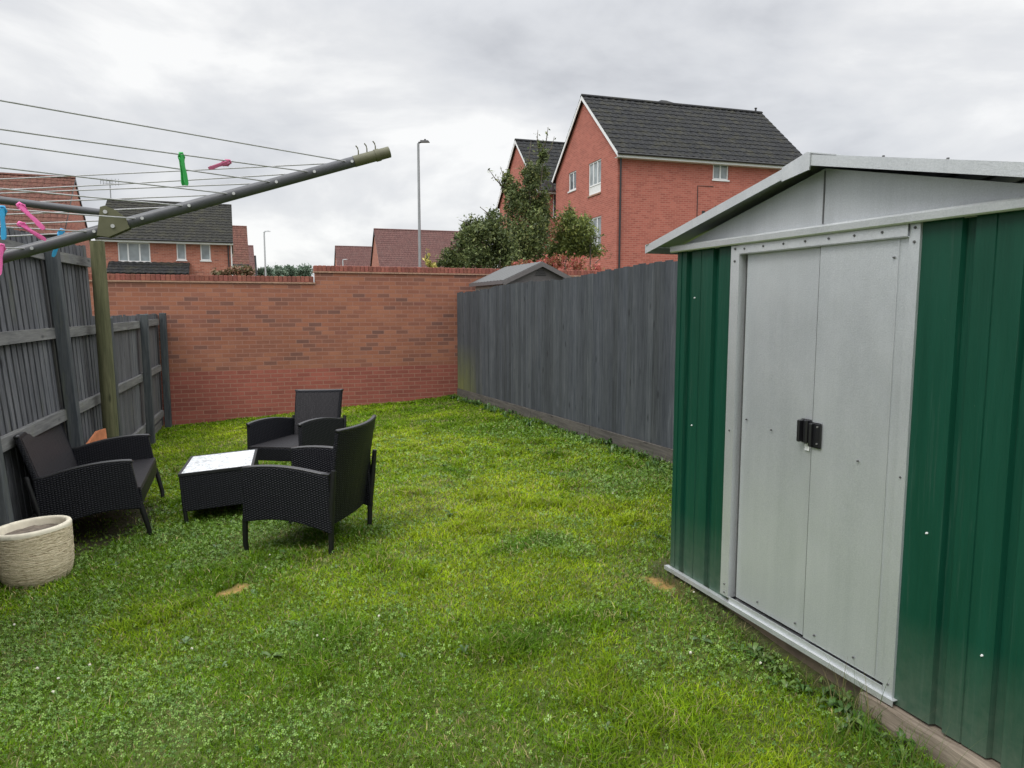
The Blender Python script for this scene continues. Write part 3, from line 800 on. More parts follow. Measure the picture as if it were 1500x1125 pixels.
seat_set('wicker_armchair', 'black rattan armchair facing the camera in front of the brick wall', 'armchair', 0, -2.244, 7.364, 2.729, 'rattan armchairs around the low table')
seat_set('wicker_sofa', 'black rattan two seat sofa backed against the left slatted fence', 'sofa', .382, -3.535, 6.08, -1.183)

tb = thing('coffee_table', 'low black rattan coffee table with wet glass top, white with painted sky reflection, between the chairs', 'table')
w, d, h = .301, .425, .434
mb = MB(); mb.bbox(-w+.004, w-.004, -d+.004, d-.004, .105, h-.022, .006)
mb.build('table_body', M['rattan'], tb)
for sx in (-1, 1):
    for sy in (-1, 1):
        mb = MB(); mb.tube([(sx*(w-.02), sy*(d-.02), .13), (sx*(w-.022), sy*(d-.022), -.03)], .017, 10); mb.build('leg', M['leg'], tb, autosmooth=60)
mb = MB(); f_ = .022
mb.box(-w, w, -d, -d+f_, h-.022, h); mb.box(-w, w, d-f_, d, h-.022, h); mb.box(-w, -w+f_, -d+f_, d-f_, h-.022, h); mb.box(w-f_, w, -d+f_, d-f_, h-.022, h)
mb.build('table_frame', M['leg'], tb)
gm = Mat('wet_glass_sky_white'); v_ = gm.coord('Object'); nf = gm.noise(v_, 16, 6, .62, 2.2); nb = gm.noise(v_, 5, 3, .5)
gm.base(gm.ramp(nf, [(.40, (.40, .42, .43)), (.48, (.62, .645, .66)), (.56, (.78, .80, .81)), (.74, (.86, .87, .88))])); gm.set(Roughness=.35, Metallic=.0); gm.b.inputs['Specular IOR Level'].default_value = .35  # white base colour paints in the sky reflected by the wet glass
vr = gm.n('ShaderNodeTexVoronoi'); vr.inputs['Scale'].default_value = 16; gm.l(v_, vr.inputs['Vector']); gm.bump(gm.math('ADD', nf, vr.outputs['Distance']), .9, .012)
mb = MB(); mb.box(-w+f_+.001, w-f_-.001, -d+f_+.001, d-f_-.001, h-.012, h-.003); mb.build('glass_top', gm.m, tb)
on_lawn(tb, -2.617, 6.334, .305)

# ================================================================== PLANT POT
pt = thing('plant_pot', 'cream stone effect planter with rough bark texture in the bottom left corner', 'plant pot')
def potj(a, z): return .0012*float(N3(a*9+z*30, z*60))+.0010*math.sin(z*330+3*math.sin(a*3))
prof = [(.180, -.03), (.198, .0), (.220, .045), (.234, .10), (.241, .17), (.245, .26), (.248, .33), (.249, .355)]
pp = []
for i in range(len(prof)-1):
    for k in range(6):
        a = k/6; pp.append((prof[i][0]*(1-a)+prof[i+1][0]*a, prof[i][1]*(1-a)+prof[i+1][1]*a))
pp.append(prof[-1])
mb = MB(); mb.lathe(pp, 128, potj); mb.build('pot_body', M['pot'], pt, True)
mb = MB(); mb.lathe([(.2495, .352), (.2505, .366), (.247, .378), (.240, .383), (.222, .383), (.214, .378), (.211, .366), (.205, .30), (.20, .24)], 96)
mb.build('rim', simple('pot_rim', (.72, .66, .52), .7, var=.12, nscale=18, bump=.2), pt, True)
mb = MB(); mb.grid(lambda a, b: (.205*b*math.cos(2*PI*a), .205*b*math.sin(2*PI*a), .322+.014*float(N2(b*6*math.cos(2*PI*a)+9, b*6*math.sin(2*PI*a)+9))), 36, 12, flip=False)
mb.build('compost', M['soil'], pt, True)
on_lawn(pt, -3.29, 4.76, 0); pt.scale = (.96, .96, 1.0)

# ================================================================== ROTARY AIRER
CX, CY, TH, SLP, Z0, RT = -1.848, 1.590, .327, .331, CAM_H-.080, 1.574
ar = thing('rotary_airer', 'grey three arm rotary clothes airer with thin washing lines at upper left', 'clothes airer', (CX, CY, float(lawn_z(CX, CY))))
g0 = float(lawn_z(CX, CY))
def apt(r, k, up=0):
    a = TH+k*2*PI/3; return Vector((r*math.cos(a), r*math.sin(a), Z0-g0+SLP*r+up))
mb = MB(); mb.tube([(0, 0, -.3), (0, 0, 1.35)], .024, 16); mb.tube([(0, 0, 1.35), (0, 0, 2.05-g0)], .020, 16); mb.build('pole', M['alu'], ar, autosmooth=50)
mb = MB(); mb.tube([(0, 0, Z0-g0-.06), (0, 0, Z0-g0+.05)], .05, 16); mb.build('hub', M['olive'], ar, autosmooth=50)
mb = MB(); mb.tube([(0, 0, 1.97-g0), (0, 0, 2.07-g0)], .04, 16); mb.build('hub', M['olive'], ar, autosmooth=50)
HOLES = [1.472, 1.369, 1.268, 1.158, 1.047, .934, .822, .683]
for k in range(3):
    a = TH+k*2*PI/3; sdir = Vector((-math.sin(a), math.cos(a), 0))
    mb = MB(); mb.tube([apt(.05, k), apt(RT-.06, k)], .0150, 12, flat=.8); arm = mb.build('arm', M['alu'], ar, autosmooth=50)
    mb = MB(); mb.tube([apt(RT-.095, k), apt(RT-.035, k)], .0158, 12, flat=.9); mb.tube([apt(RT-.035, k), apt(RT-.022, k)], .0175, 12, flat=.9); mb.tube([apt(RT-.022, k), apt(RT+.006, k)], .0158, 12, flat=.9)
    cap = mb.build('end_cap', M['olive'], arm, autosmooth=50)
    for q in (.034, .058, .082):
        mb = MB(); p = apt(RT-q, k, .014); mb.tube([p, p+Vector((0, 0, .012)), p+Vector((0, 0, .020))-Vector((math.cos(a), math.sin(a), 0))*.002, p+Vector((0, 0, .026))-Vector((math.cos(a), math.sin(a), 0))*.007], .0018, 6); mb.build('hook', M['olive'], cap)
    for r in HOLES:
        mb = MB(); p = apt(r, k); mb.tube([p-sdir*.0168, p+sdir*.0168], .0042, 8); mb.build('eyelet', M['zinc'], arm)
    # sliding bracket and strut
    mb = MB(); p = apt(.862, k); ad = Vector((math.cos(a), math.sin(a), SLP)).normalized(); up = Vector((0, 0, 1))
    for s in (-1, 1):
        c0 = p+sdir*s*.0135
        ring = [c0-ad*.036-up*.012, c0-ad*.008-up*.024, c0+ad*.044-up*.016, c0+ad*.036+up*.012, c0+ad*.010+up*.040, c0-ad*.012+up*.056, c0-ad*.024+up*.056, c0-ad*.030+up*.02]
        n = len(ring); mb.add(ring+[q+sdir*s*.004 for q in ring], [tuple(range(n)), tuple(range(2*n-1, n-1, -1))]+[(i, n+i, n+(i+1) % n, (i+1) % n) for i in range(n)])
    br = mb.build('bracket', M['olive'], arm)
    for q in (p+ad*.004, p-ad*.012+up*.040):
        mb = MB(); mb.tube([q-sdir*.021, q+sdir*.021], .005, 8); mb.build('rivet', M['zinc'], br)
    mb = MB(); q = p-ad*.006+up*.036; e = Vector((.03*math.cos(a), .03*math.sin(a), 2.02-g0)); mb.tube([q, q.lerp(e, .5), e], .0095, 10)
    mb.build('strut', M['alu'], ar, autosmooth=50)
for k in range(3):
    for i, r in enumerate(HOLES):
        A = apt(r, k); B = apt(r, (k+1) % 3); mb = MB(); sag = [.006, .015, .001, .003, .008, .006, .010, .006][i]+.004*((i+k) % 2)*(k > 0)
        mb.tube([A.lerp(B, q/16)-Vector((0, 0, sag*math.sin(PI*q/16))) for q in range(17)], .0019, 6)
        mb.build('washing_line', M['cord'], ar, True)

def peg(label, mat, loc, rx, ry, rzz, L=.078, group='plastic clothes pegs on the airer lines', spread=.08):
    t = thing('clothes_peg', label, 'clothes peg', loc, 0, group)
    for s in (-1, 1):
        mb = MB()
        pts = [(-.0045, .000), (.0045, .000), (.0055, -.012), (.0045, -.030), (.0065, -.046), (.0065, -L+.006), (.0035, -L), (-.0030, -L), (-.0055, -L+.008), (-.0045, -.046), (-.0055, -.03), (-.0065, -.012)]
        mb.prism(pts, 'y', .0, .0042)
        for v in mb.v:
            q = max(0, -v.z-.014); v.y = s*(v.y+.0006+q*spread); 
        if s < 0: mb.f = [f[::-1] for f in mb.f]
        mb.build('prong', mat, t)
    mb = MB(); mb.tube([(-.0085, 0, -.006), (-.004, 0, .004), (.004, 0, .004), (.0085, 0, -.006), (.005, 0, -.016), (-.005, 0, -.016), (-.0085, 0, -.006)], .0034, 8); mb.build('peg_head', mat, t, True)
    t.rotation_euler = (rx, ry, rzz); t.scale = (.80, .80, .94)
    return t
peg('green clothes peg hanging highest near the middle of the washing lines', M['peg_green'], (-.794, 1.7535, 2.064), .12, -.14, .9, .076, spread=.12)
peg('faded pink peg lying sideways on a line right of the green peg', M['peg_mauve'], (-.715, 1.842, 2.064), .4, 1.15, .9, .054, spread=.25)
peg('bright pink peg tilted on the upper line above the bracketed arm', M['peg_pink'], (-1.1440, 1.6850, 1.936), .1, -.68, .35, .074, spread=.1)
peg('second bright pink peg just below the tilted one, on the line behind it', M['peg_pink'], (-1.178, 1.7320, 1.898), .3, -.95, .6, .064, spread=.2)
peg('bright pink peg cut off by the left edge below the airer arm', M['peg_pink'], (-1.243, 1.7560, 1.848), .1, .15, .7, .075, spread=.2)
peg('light blue peg at the left edge beside the pink pegs', M['peg_blue'], (-1.166, 1.6590, 1.925), .1, .05, .5, .075, spread=.12)
peg('light blue peg half hidden behind the grey airer arm', M['peg_blue'], (-1.166, 1.8720, 1.896), .1, .35, .6, .075, spread=.12)

# ================================================================== HOUSES
def wall_holes(mb, O, eu, ev, nrm, Wd, Hh, holes, depth=.09):
    """rectangular wall face with openings and their reveals"""
    O = Vector(O); eu = Vector(eu); ev = Vector(ev); nrm = Vector(nrm)
    us = sorted({0, Wd, *[h[0] for h in holes], *[h[1] for h in holes]}); vs = sorted({0, Hh, *[h[2] for h in holes], *[h[3] for h in holes]})
    flip = eu.cross(ev).dot(nrm) < 0
    for i in range(len(us)-1):
        for j in range(len(vs)-1):
            cu, cv = (us[i]+us[i+1])/2, (vs[j]+vs[j+1])/2
            if any(h[0] < cu < h[1] and h[2] < cv < h[3] for h in holes): continue
            q = [O+eu*us[i]+ev*vs[j], O+eu*us[i+1]+ev*vs[j], O+eu*us[i+1]+ev*vs[j+1], O+eu*us[i]+ev*vs[j+1]]
            mb.add(q, [(0, 1, 2, 3) if not flip else (3, 2, 1, 0)])
    for (a, b, c, d_) in holes:
        ring = [O+eu*a+ev*c, O+eu*b+ev*c, O+eu*b+ev*d_, O+eu*a+ev*d_]; inn = [p-nrm*depth for p in ring]
        for i in range(4):
            j = (i+1) % 4; mb.add([ring[i], ring[j], inn[j], inn[i]], [(0, 1, 2, 3) if flip else (3, 2, 1, 0)])

def window(par, O, eu, ev, nrm, a, b, c, d_, mull=(), pane='pane', transom=None, panel=False):
    O = Vector(O); eu = Vector(eu); ev = Vector(ev); nrm = Vector(nrm); fr = .055
    def bx(mb, u0, u1, v0, v1, n0, n1):
        P = [O+eu*u+ev*v_+nrm*n for n in (n0, n1) for (u, v_) in ((u0, v0), (u1, v0), (u1, v1), (u0, v1))]
        mb.add(P, [(0, 3, 2, 1), (4, 5, 6, 7), (0, 1, 5, 4), (1, 2, 6, 5), (2, 3, 7, 6), (3, 0, 4, 7)])
    mb = MB()
    bx(mb, a+.004, b-.004, c+.004, c+fr, -.085, -.03); bx(mb, a+.004, b-.004, d_-fr, d_-.004, -.085, -.03)
    bx(mb, a+.004, a+fr, c+fr, d_-fr, -.085, -.03); bx(mb, b-fr, b-.004, c+fr, d_-fr, -.085, -.03)
    tz = c+fr
    if transom: bx(mb, a+fr, b-fr, transom-.025, transom+.025, -.083, -.032); tz = transom+.025
    for m_ in mull: bx(mb, a+(b-a)*m_-.03, a+(b-a)*m_+.03, tz, d_-fr, -.083, -.032)
    f = mb.build('window', M['upvc'], par)
    mb = MB(); bx(mb, a+.02, b-.02, (transom if panel else c+.02), d_-.02, -.075, -.06); mb.build('pane', M[pane], f)
    if panel: mb = MB(); bx(mb, a+.02, b-.02, c+.02, transom, -.075, -.05); mb.build('panel', M['blind'], f)
    mb = MB(); bx(mb, a-.04, b+.04, c-.055, c-.002, -.05, .035); mb.build('sill', M['upvc'] if not panel else M['creasing'], f)
    return f

def tile_slope(mb, O, eu, ev, nrm, L, H, su=.30, sv=.33, fine=.05):
    """one pitch of interlocking tiles: eu along the eave, ev up the slope"""
    O = Vector(O); eu = Vector(eu); ev = Vector(ev); nrm = Vector(nrm)
    nu = max(2, int(L/fine)); nv = max(1, int(H/sv)); svv = H/nv
    us = [L*i/nu for i in range(nu+1)]
    for j in range(nv):
        row = []
        for (q, hh) in ((0.0, .028), (1.0, .008)):
            for u_ in us:
                ph = (u_ % su)/su; r = .030*(1-abs(ph-.5)*2)**1.5
                row.append(O+eu*u_+ev*(svv*(j+q)+(-.012 if q == 0 else .0))+nrm*(hh+r))
        n = nu+1
        fs = [(i, i+1, n+i+1, n+i) for i in range(nu)]
        lip = [p-nrm*.05 for p in row[:n]]
        mb.add(row+lip, fs+[(2*n+i, 2*n+i+1, i+1, i) for i in range(nu)])

def house(name, label, P, ang, Wd, D, eave, ridge, brick, tile, base=-.6, front=(), left=(), oh_e=.28, oh_v=.14, fine=.06, sv=.33, hip=False, group=None, fascia='upvc'):
    """local x along the eave (front wall y=0), y away; ridge parallel to x"""
    t = thing(name, label, 'house', (P[0], P[1], 0), ang, group)
    mb = MB()
    Hh = eave-base
    fh = [(a, b, c-base, d_-base) for (a, b, c, d_, *_) in front]; lh = [(a, b, c-base, d_-base) for (a, b, c, d_, *_) in left]
    wall_holes(mb, (0, 0, base), (1, 0, 0), (0, 0, 1), (0, -1, 0), Wd, Hh, fh)
    wall_holes(mb, (0, 0, base), (0, 1, 0), (0, 0, 1), (-1, 0, 0), D, Hh, lh)
    mb.add([(Wd, 0, base), (Wd, D, base), (Wd, D, eave), (Wd, D/2, ridge-.05), (Wd, 0, eave)], [(0, 1, 2, 3, 4)])
    mb.add([(0, D, base), (Wd, D, base), (Wd, D, eave), (0, D, eave)], [(3, 2, 1, 0)])
    mb.add([(0, 0, eave), (0, D, eave), (0, D/2, ridge-.05)], [(0, 2, 1)])
    mb.build('wall', M[brick], t)
    sl_ = math.atan2(ridge-eave, D/2); ev = Vector((0, math.cos(sl_), math.sin(sl_))); nr = Vector((0, -math.sin(sl_), math.cos(sl_)))
    Hs = (D/2)/math.cos(sl_)+oh_e/math.cos(sl_)
    rp = MB()
    O = Vector((-oh_v, 0, eave+.03))-ev*(oh_e/math.cos(sl_))
    tile_slope(rp, O, (1, 0, 0), ev, nr, Wd+2*oh_v, Hs, fine=fine, sv=sv)
    ev2 = Vector((0, -ev.y, ev.z)); nr2 = Vector((0, -nr.y, nr.z)); O2 = Vector((Wd+oh_v, D, eave+.03))-ev2*(oh_e/math.cos(sl_))
    tile_slope(rp, O2, (-1, 0, 0), ev2, nr2, Wd+2*oh_v, Hs, fine=.3, sv=sv)
    # underside deck
    rp.add([O, O+Vector((Wd+2*oh_v, 0, 0)), O+Vector((Wd+2*oh_v, 0, 0))+ev*Hs, O+ev*Hs], [(3, 2, 1, 0)])
    rp.add([O2, O2-Vector((Wd+2*oh_v, 0, 0)), O2-Vector((Wd+2*oh_v, 0, 0))+ev2*Hs, O2+ev2*Hs], [(3, 2, 1, 0)])
    roof = rp.build('roof', M[tile], t)
    mb = MB(); n = max(2, int((Wd+2*oh_v)/.45)); L = (Wd+2*oh_v)/n
    for i in range(n):
        x = -oh_v+i*L; pts = [(x+.008, D/2, ridge+.02), (x+L, D/2, ridge+.026)]
        mb.prism([(D/2+.13*math.cos(a_*PI/6), ridge+.035+.075*math.sin(a_*PI/6)-.035*abs(math.cos(a_*PI/6))) for a_ in range(7)], 'x', x+.006, x+L)
    mb.build('ridge_tiles', M[tile], roof)
    # fascia and gutter
    ye = -oh_e; ze = O.z
    mb = MB(); mb.box(-oh_v+.02, Wd+oh_v-.02, ye+.03, ye+.055, ze-.17, ze+.02); mb.box(-oh_v+.02, Wd+oh_v-.02, ye+.055, -.001, ze-.17, ze-.155)
    mb.build('fascia', M[fascia], t)
    mb = MB(); mb.tube([(-oh_v, ye-.02, ze-.04), (Wd+oh_v, ye-.02, ze-.04)], .05, 8); mb.build('gutter', M['pipe'], t)
    # verge boards on both gables
    for xs in (-oh_v, Wd+oh_v):
        s = -1 if xs < 0 else 1
        for (o_, e_, n_) in ((O, ev, nr), (O2, ev2, nr2)):
            mb = MB(); p0 = Vector((xs, o_.y, o_.z)); p1 = p0+e_*Hs; th_ = .03*s
            dn = Vector((0, 0, -.16))
            mb.add([p0, p1, p1+dn, p0+dn]+[q-Vector((th_, 0, 0)) for q in (p0, p1, p1+dn, p0+dn)], [(0, 1, 2, 3), (7, 6, 5, 4), (0, 4, 5, 1), (1, 5, 6, 2), (2, 6, 7, 3), (3, 7, 4, 0)])
            mb.build('bargeboard', M[fascia], t)
    for h in front: window(t, (0, 0, 0), (1, 0, 0), (0, 0, 1), (0, -1, 0), *h[:4], **(h[4] if len(h) > 4 else {}))
    for h in left: window(t, (0, 0, 0), (0, 1, 0), (0, 0, 1), (-1, 0, 0), *h[:4], **(h[4] if len(h) > 4 else {}))
    return t
def pipe(par, pts, r=.035, mat='pipe', name='downpipe'):
    mb = MB(); mb.tube(pts, r, 8); return mb.build(name, M[mat], par)

ANG1 = math.atan2(.303, .953)
bh = house('brick_house', 'tall three storey red brick house with dark tiled roof above the grey fence', (3.907, 27.0), ANG1, 8.35, 6.3, 7.55, 10.22, 'house_brick', 'tile_dark',
           front=[(4.07, 4.77, 6.63, 7.36, dict(mull=(.5,)))],
           left=[(1.45, 2.65, 6.18, 7.46, dict(mull=(.33, .66), transom=6.55, panel=True)), (3.95, 4.78, 6.68, 7.46, dict(mull=(.45,), pane='pane_dark')), (1.38, 2.70, 3.97, 5.27, dict(mull=(.33, .66)))])
pipe(bh, [(.11, -.26, 7.42), (.11, -.2, 7.3), (.11, -.05, 7.2), (.11, -.05, -.5)], .038)
pipe(bh, [(4.1, -.012, 6.36), (3.41, -.012, 6.36), (3.41, -.012, 0)], .014, name='cable')
for x, z in ((3.69, 5.36), (4.26, 5.57)):
    mb = MB(); mb.box(x-.06, x+.06, -.03, .0, z-.06, z+.06); mb.build('vent', M['pipe'], bh)
mb = MB(); mb.box(3.67, 3.79, -.10, .0, 7.29, 7.36); mb.tube([(3.73, -.1, 7.33), (3.73, -.16, 7.28)], .035, 8); mb.build('security_light', M['blind'], bh)
mb = MB(); mb.lathe([(.001, 0), (.12, .008), (.22, .028), (.30, .055), (.31, .058), (.30, .064), (.2, .034), (.001, .01)], 28); o = mb.build('satellite_dish', M['dish'], bh, True)
o.location = (-.42, 6.25, 7.15); o.rotation_euler = (math.radians(70), 0, math.radians(20))
mb = MB(); mb.tube([(0, 0, 0), (.15, .05, -.02), (.42, .1, -.15)], .022, 8); mb.tube([(0, 0, -.02), (-.02, -.3, -.25), (-.05, -.4, -.1)], .012, 6); mb.build('dish_arm', M['dish'], bh, loc=(-.42, 6.25, 7.12))
mb = MB()  # hipped ventilator bump on the ridge
mb.add([(3.1, 3.0, 10.2), (4.5, 3.0, 10.2), (4.5, 4.6, 10.1), (3.1, 4.6, 10.1), (3.7, 3.5, 10.5), (3.95, 3.5, 10.5)], [(0, 1, 5, 4), (1, 2, 5), (2, 3, 4, 5), (3, 0, 4)]); mb.build('roof_peak', M['tile_dark'], bh)
mb = MB(); mb.tube([(8.2, 3.15, 10.2), (8.2, 3.15, 10.42)], .04, 8); mb.tube([(8.2, 3.15, 10.42), (8.2, 3.15, 10.45)], .06, 8); mb.build('flue', M['pipe'], bh)

house('brick_house', 'red brick gabled house half hidden behind the tall tree and big house', (1.25, 34.55), ANG1, 8.5, 6.4, 7.45, 10.2, 'house_brick', 'tile_dark',
      front=[(.75, 1.35, 6.0, 7.15, dict(mull=(.5,), pane='pane_dark'))])
ANG2 = math.atan2(.361, .933)
L0 = Vector((-14.073, 36.0))-Vector((.933, .361))*5.72
lh = house('brick_house', 'brick house with dark roof and three white windows above the left part of the wall', L0, ANG2, 5.72, 8.0, 5.06, 7.2, 'far_brick', 'tile_left',
           front=[(.74, 2.12, 3.86, 4.78, dict(mull=(.31, .67))), (3.27, 3.69, 4.0, 4.80, {}), (4.34, 4.80, 4.0, 4.80, {})])
pipe(lh, [(5.62, -.2, 4.9), (5.62, -.05, 4.75), (5.62, -.05, -.5)], .035)
pipe(lh, [(5.76, -.04, 4.9), (5.76, -.04, -.5)], .03, 'upvc')
mb = MB(); sl3 = Vector((0, math.cos(.5), math.sin(.5))); tile_slope(mb, (.34, -1.05, 3.28), (1, 0, 0), sl3, Vector((0, -math.sin(.5), math.cos(.5))), 3.5, 1.2, fine=.06, sv=.3)
mb.box(.36, 3.82, -1.03, .0, 3.14, 3.26); mb.build('porch_roof', M['tile_dark'], lh)
mb = MB(); mb.tube([(.03, 4.0, 7.1), (.03, 4.0, 8.28)], .026, 6)
for z, L in ((8.2, .42), (8.08, .3)):
    mb.tube([(.03-L, 4.0, z), (.03+L, 4.0, z)], .017, 6)
for q in (-.42, -.3, -.14, .1, .26, .4): mb.tube([(.03+q, 4.0, 7.98), (.03+q, 4.0, 8.32)], .014, 5)
mb.build('tv_aerial', M['lamp'], lh)
house('brick_house', 'brown tiled house with a plain brick gable at the far left edge', Vector((-22.346, 36.0))-Vector((.933, .361))*12, ANG2, 12, 7.0, 5.5, 8.6, 'far_brick', 'tile_brown', fascia='pipe', oh_v=.06)
a3 = math.atan2(.309, .951)
house('brick_house', 'brown roofed house with an orange brick gable behind the slim street lamp', (-12.95, 71.0), a3, 11.5, 8.0, 5.86, 9.72, 'far_brick', 'tile_far', fine=.1, fascia='pipe')
mb = MB()
house('brick_house', 'small distant brown roofed house left of the gabled one over the wall', (-22.9, 95.0), a3, 6.5, 8.0, 6.0, 10.0, 'far_brick', 'tile_far', fine=.15, fascia='pipe')
for (rx, ry, Wd, lab, tl, ez, rg) in ((-21.35, 58.0, 8, 'reddish tiled house end just right of the dark roofed house', 'tile_brown', 5.3, 8.5), (-28.75, 80.0, 8, 'narrow sliver of brown roof beyond the reddish tiled house end', 'tile_far', 5.5, 8.75), (-35.6, 100., 8, 'farthest dark roof edge peeping out beside the distant street lamp', 'tile_dark', 5.5, 9.0)):
    house('brick_house', lab, Vector((rx, ry))-Vector((.933, .361))*Wd, ANG2, Wd, 8.0, ez, rg, 'far_brick', tl, fine=.12)

# ================================================================== PLASTIC SHED BEYOND THE FENCE
psx = 11.2*U+4.25*V
ps = thing('plastic_shed', 'grey plastic garden shed whose gabled roof shows above the right fence', 'shed', (psx[0], psx[1], .04), math.atan2(V[1], V[0]))
PW, PD = 1.30, 1.7
mb = MB(); mb.box(.012, PW-.012, .06, PD-.05, -.3, 2.05); mb.build('wall', M['shed_cream'], ps)
mb = MB(); mb.prism([(.05, 1.90), (PW-.05, 1.90), (PW-.05, 2.09), (PW/2, 2.365), (.05, 2.09)], 'y', .04, .058); 
mb.box(.05, PW-.05, .02, .04, 2.055, 2.085)
gp_ = mb.build('gable_panel', M['shed_grey'], ps)
for k in range(3):
    mb = MB(); mb.prism([(PW/2-.10+.02*k, 2.20+.035*k), (PW/2+.10-.02*k, 2.20+.035*k), (PW/2+.10-.02*k, 2.214+.035*k), (PW/2-.10+.02*k, 2.214+.035*k)], 'y', .026, .04); mb.build('vent_slot', M['pipe'], gp_)
sl4 = (2.415-2.105)/(PW/2+.03)
for sgn in (-1, 1):
    mb = MB()
    def rf_(a, b, sgn=sgn):
        q = b*(PW/2+.05); y = -.03+(PD+.06)*a
        r = .007*float(sstep(.3, .5, (y*6) % 1)*(1-sstep(.6, .8, (y*6) % 1)))
        return (PW/2+sgn*q, y, 2.415-q*sl4+r)
    mb.slab(rf_, 60, 6, .016*(-1 if sgn > 0 else 1)); rs = mb.build('roof', M['shed_roof'], ps)
    mb = MB(); n_ = PW/2+.06
    mb.prism([(PW/2, 2.345), (PW/2+sgn*n_, 2.345-n_*sl4), (PW/2+sgn*n_, 2.42-n_*sl4), (PW/2, 2.425)], 'y', -.055, -.028); mb.build('verge', M['shed_grey'], ps)
    mb = MB(); x_ = PW/2+sgn*(PW/2+.055); mb.box(min(x_, x_+.03*sgn), max(x_, x_+.03*sgn), -.05, PD+.04, 2.045, 2.105); mb.build('eave_strip', M['shed_grey'], ps)

# ================================================================== STREET LAMPS
def lamp(label, x, y, top, head, r, mat='lamp', base=-.6):
    t = thing('street_lamp', label, 'street lamp', (x, y, base), 0, 'street lamps beyond the wall'); h = top-base
    mb = MB(); mb.tube([(0, 0, 0), (0, 0, 1.4)], r*1.7, 12); mb.tube([(0, 0, 1.4), (0, 0, h-.05)], [r, r*.7], 12); mb.build('pole', M[mat], t, autosmooth=50)
    mb = MB(); mb.tube([(0, 0, h-.10), (.03, 0, h-.02), (.12, 0, h)], r*.6, 8)
    mb.add([(.08, -.07, h-.02), (head, -.10, h-.01), (head, .10, h-.01), (.08, .07, h-.02), (.08, -.05, h+.06), (head-.05, -.08, h+.05), (head-.05, .08, h+.05), (.08, .05, h+.06)],
           [(0, 3, 2, 1), (4, 5, 6, 7), (0, 1, 5, 4), (1, 2, 6, 5), (2, 3, 7, 6), (3, 0, 4, 7)])
    mb.tube([(head*.6, 0, h+.05), (head*.6, 0, h+.10)], .035, 8)
    mb.build('lamp_head', M['pipe'] if mat == 'lamp' else M[mat], t); return t
lamp('tallest slim grey street lamp rising in front of the brown roofed house', -3.46, 27.0, 7.76, .42, .062)
lamp('distant pale street lamp standing over the low part of the wall', -20.6, 60.0, 7.95, .55, .085, 'lamp_far')
lamp('tiny far street lamp just peeping above the raised part of the wall', -22.35, 95.0, 7.95, .6, .1, 'lamp_far')

# ================================================================== TREES AND SHRUBS
def px2w(px, py, Y):
    """world point seen at that direction of the site survey, at distance Y"""
    x = (px-750)/1040; y = (562.5-py)/1040; p = math.radians(PITCH)
    d = (x, math.cos(p)+math.sin(p)*y, -math.sin(p)+math.cos(p)*y); k = Y/d[1]
    return np.array([d[0]*k, Y, CAM_H+d[2]*k])
def leaf_cloud(blobs, n, size, pal, sprigs=(), clump=.16):
    """leaf quads clumped inside the ellipsoids; returns verts, faces, colours"""
    vol = np.array([b[3] for b in blobs], float); vol = vol/vol.sum(); C_ = []; Tn = []
    for b, w_ in zip(blobs, vol):
        k = max(3, int(n*w_/9))
        d = rng.normal(size=(k, 3)); d /= np.linalg.norm(d, axis=1)[:, None]
        rad = rng.random(k)**.5*(.72+.42*rng.random(k)**2*1.6)
        cen = b[0]+d*rad[:, None]*np.array(b[1])*(1+.35*(rng.random((k, 1))-.5))
        tone = rng.random(k)
        pts = cen[:, None, :]+rng.normal(size=(k, 9, 3))*clump*b[2]
        C_.append(pts.reshape(-1, 3)); Tn.append(np.repeat(tone, 9))
    for (p, q, m) in sprigs:
        a = rng.random((m, 1)); pts = np.array(p)*(1-a)+np.array(q)*a+rng.normal(size=(m, 3))*.045; C_.append(pts); Tn.append(rng.random(m))
    P = np.concatenate(C_); tn = np.concatenate(Tn); m = len(P)
    a = rng.normal(size=(m, 3)); a /= np.linalg.norm(a, axis=1)[:, None]
    b_ = rng.normal(size=(m, 3)); b_ -= a*(a*b_).sum(1)[:, None]; b_ /= np.linalg.norm(b_, axis=1)[:, None]
    sz = size*(.45+1.2*rng.random((m, 1))**1.5)
    v = np.stack([P-a*sz, P-b_*sz*.45, P+a*sz, P+b_*sz*.45], 1).reshape(-1, 3)
    pal = np.array(pal); x = np.clip(tn*.75+rng.random(m)*.35, 0, .999)*(len(pal)-1); i = x.astype(int); fcol = pal[i]*(1-(x-i))[:, None]+pal[np.minimum(i+1, len(pal)-1)]*(x-i)[:, None]
    fcol = fcol*1.22*(.7+.6*rng.random((m, 1)))
    return v, np.arange(m*4).reshape(-1, 4), np.repeat(fcol, 4, 0)
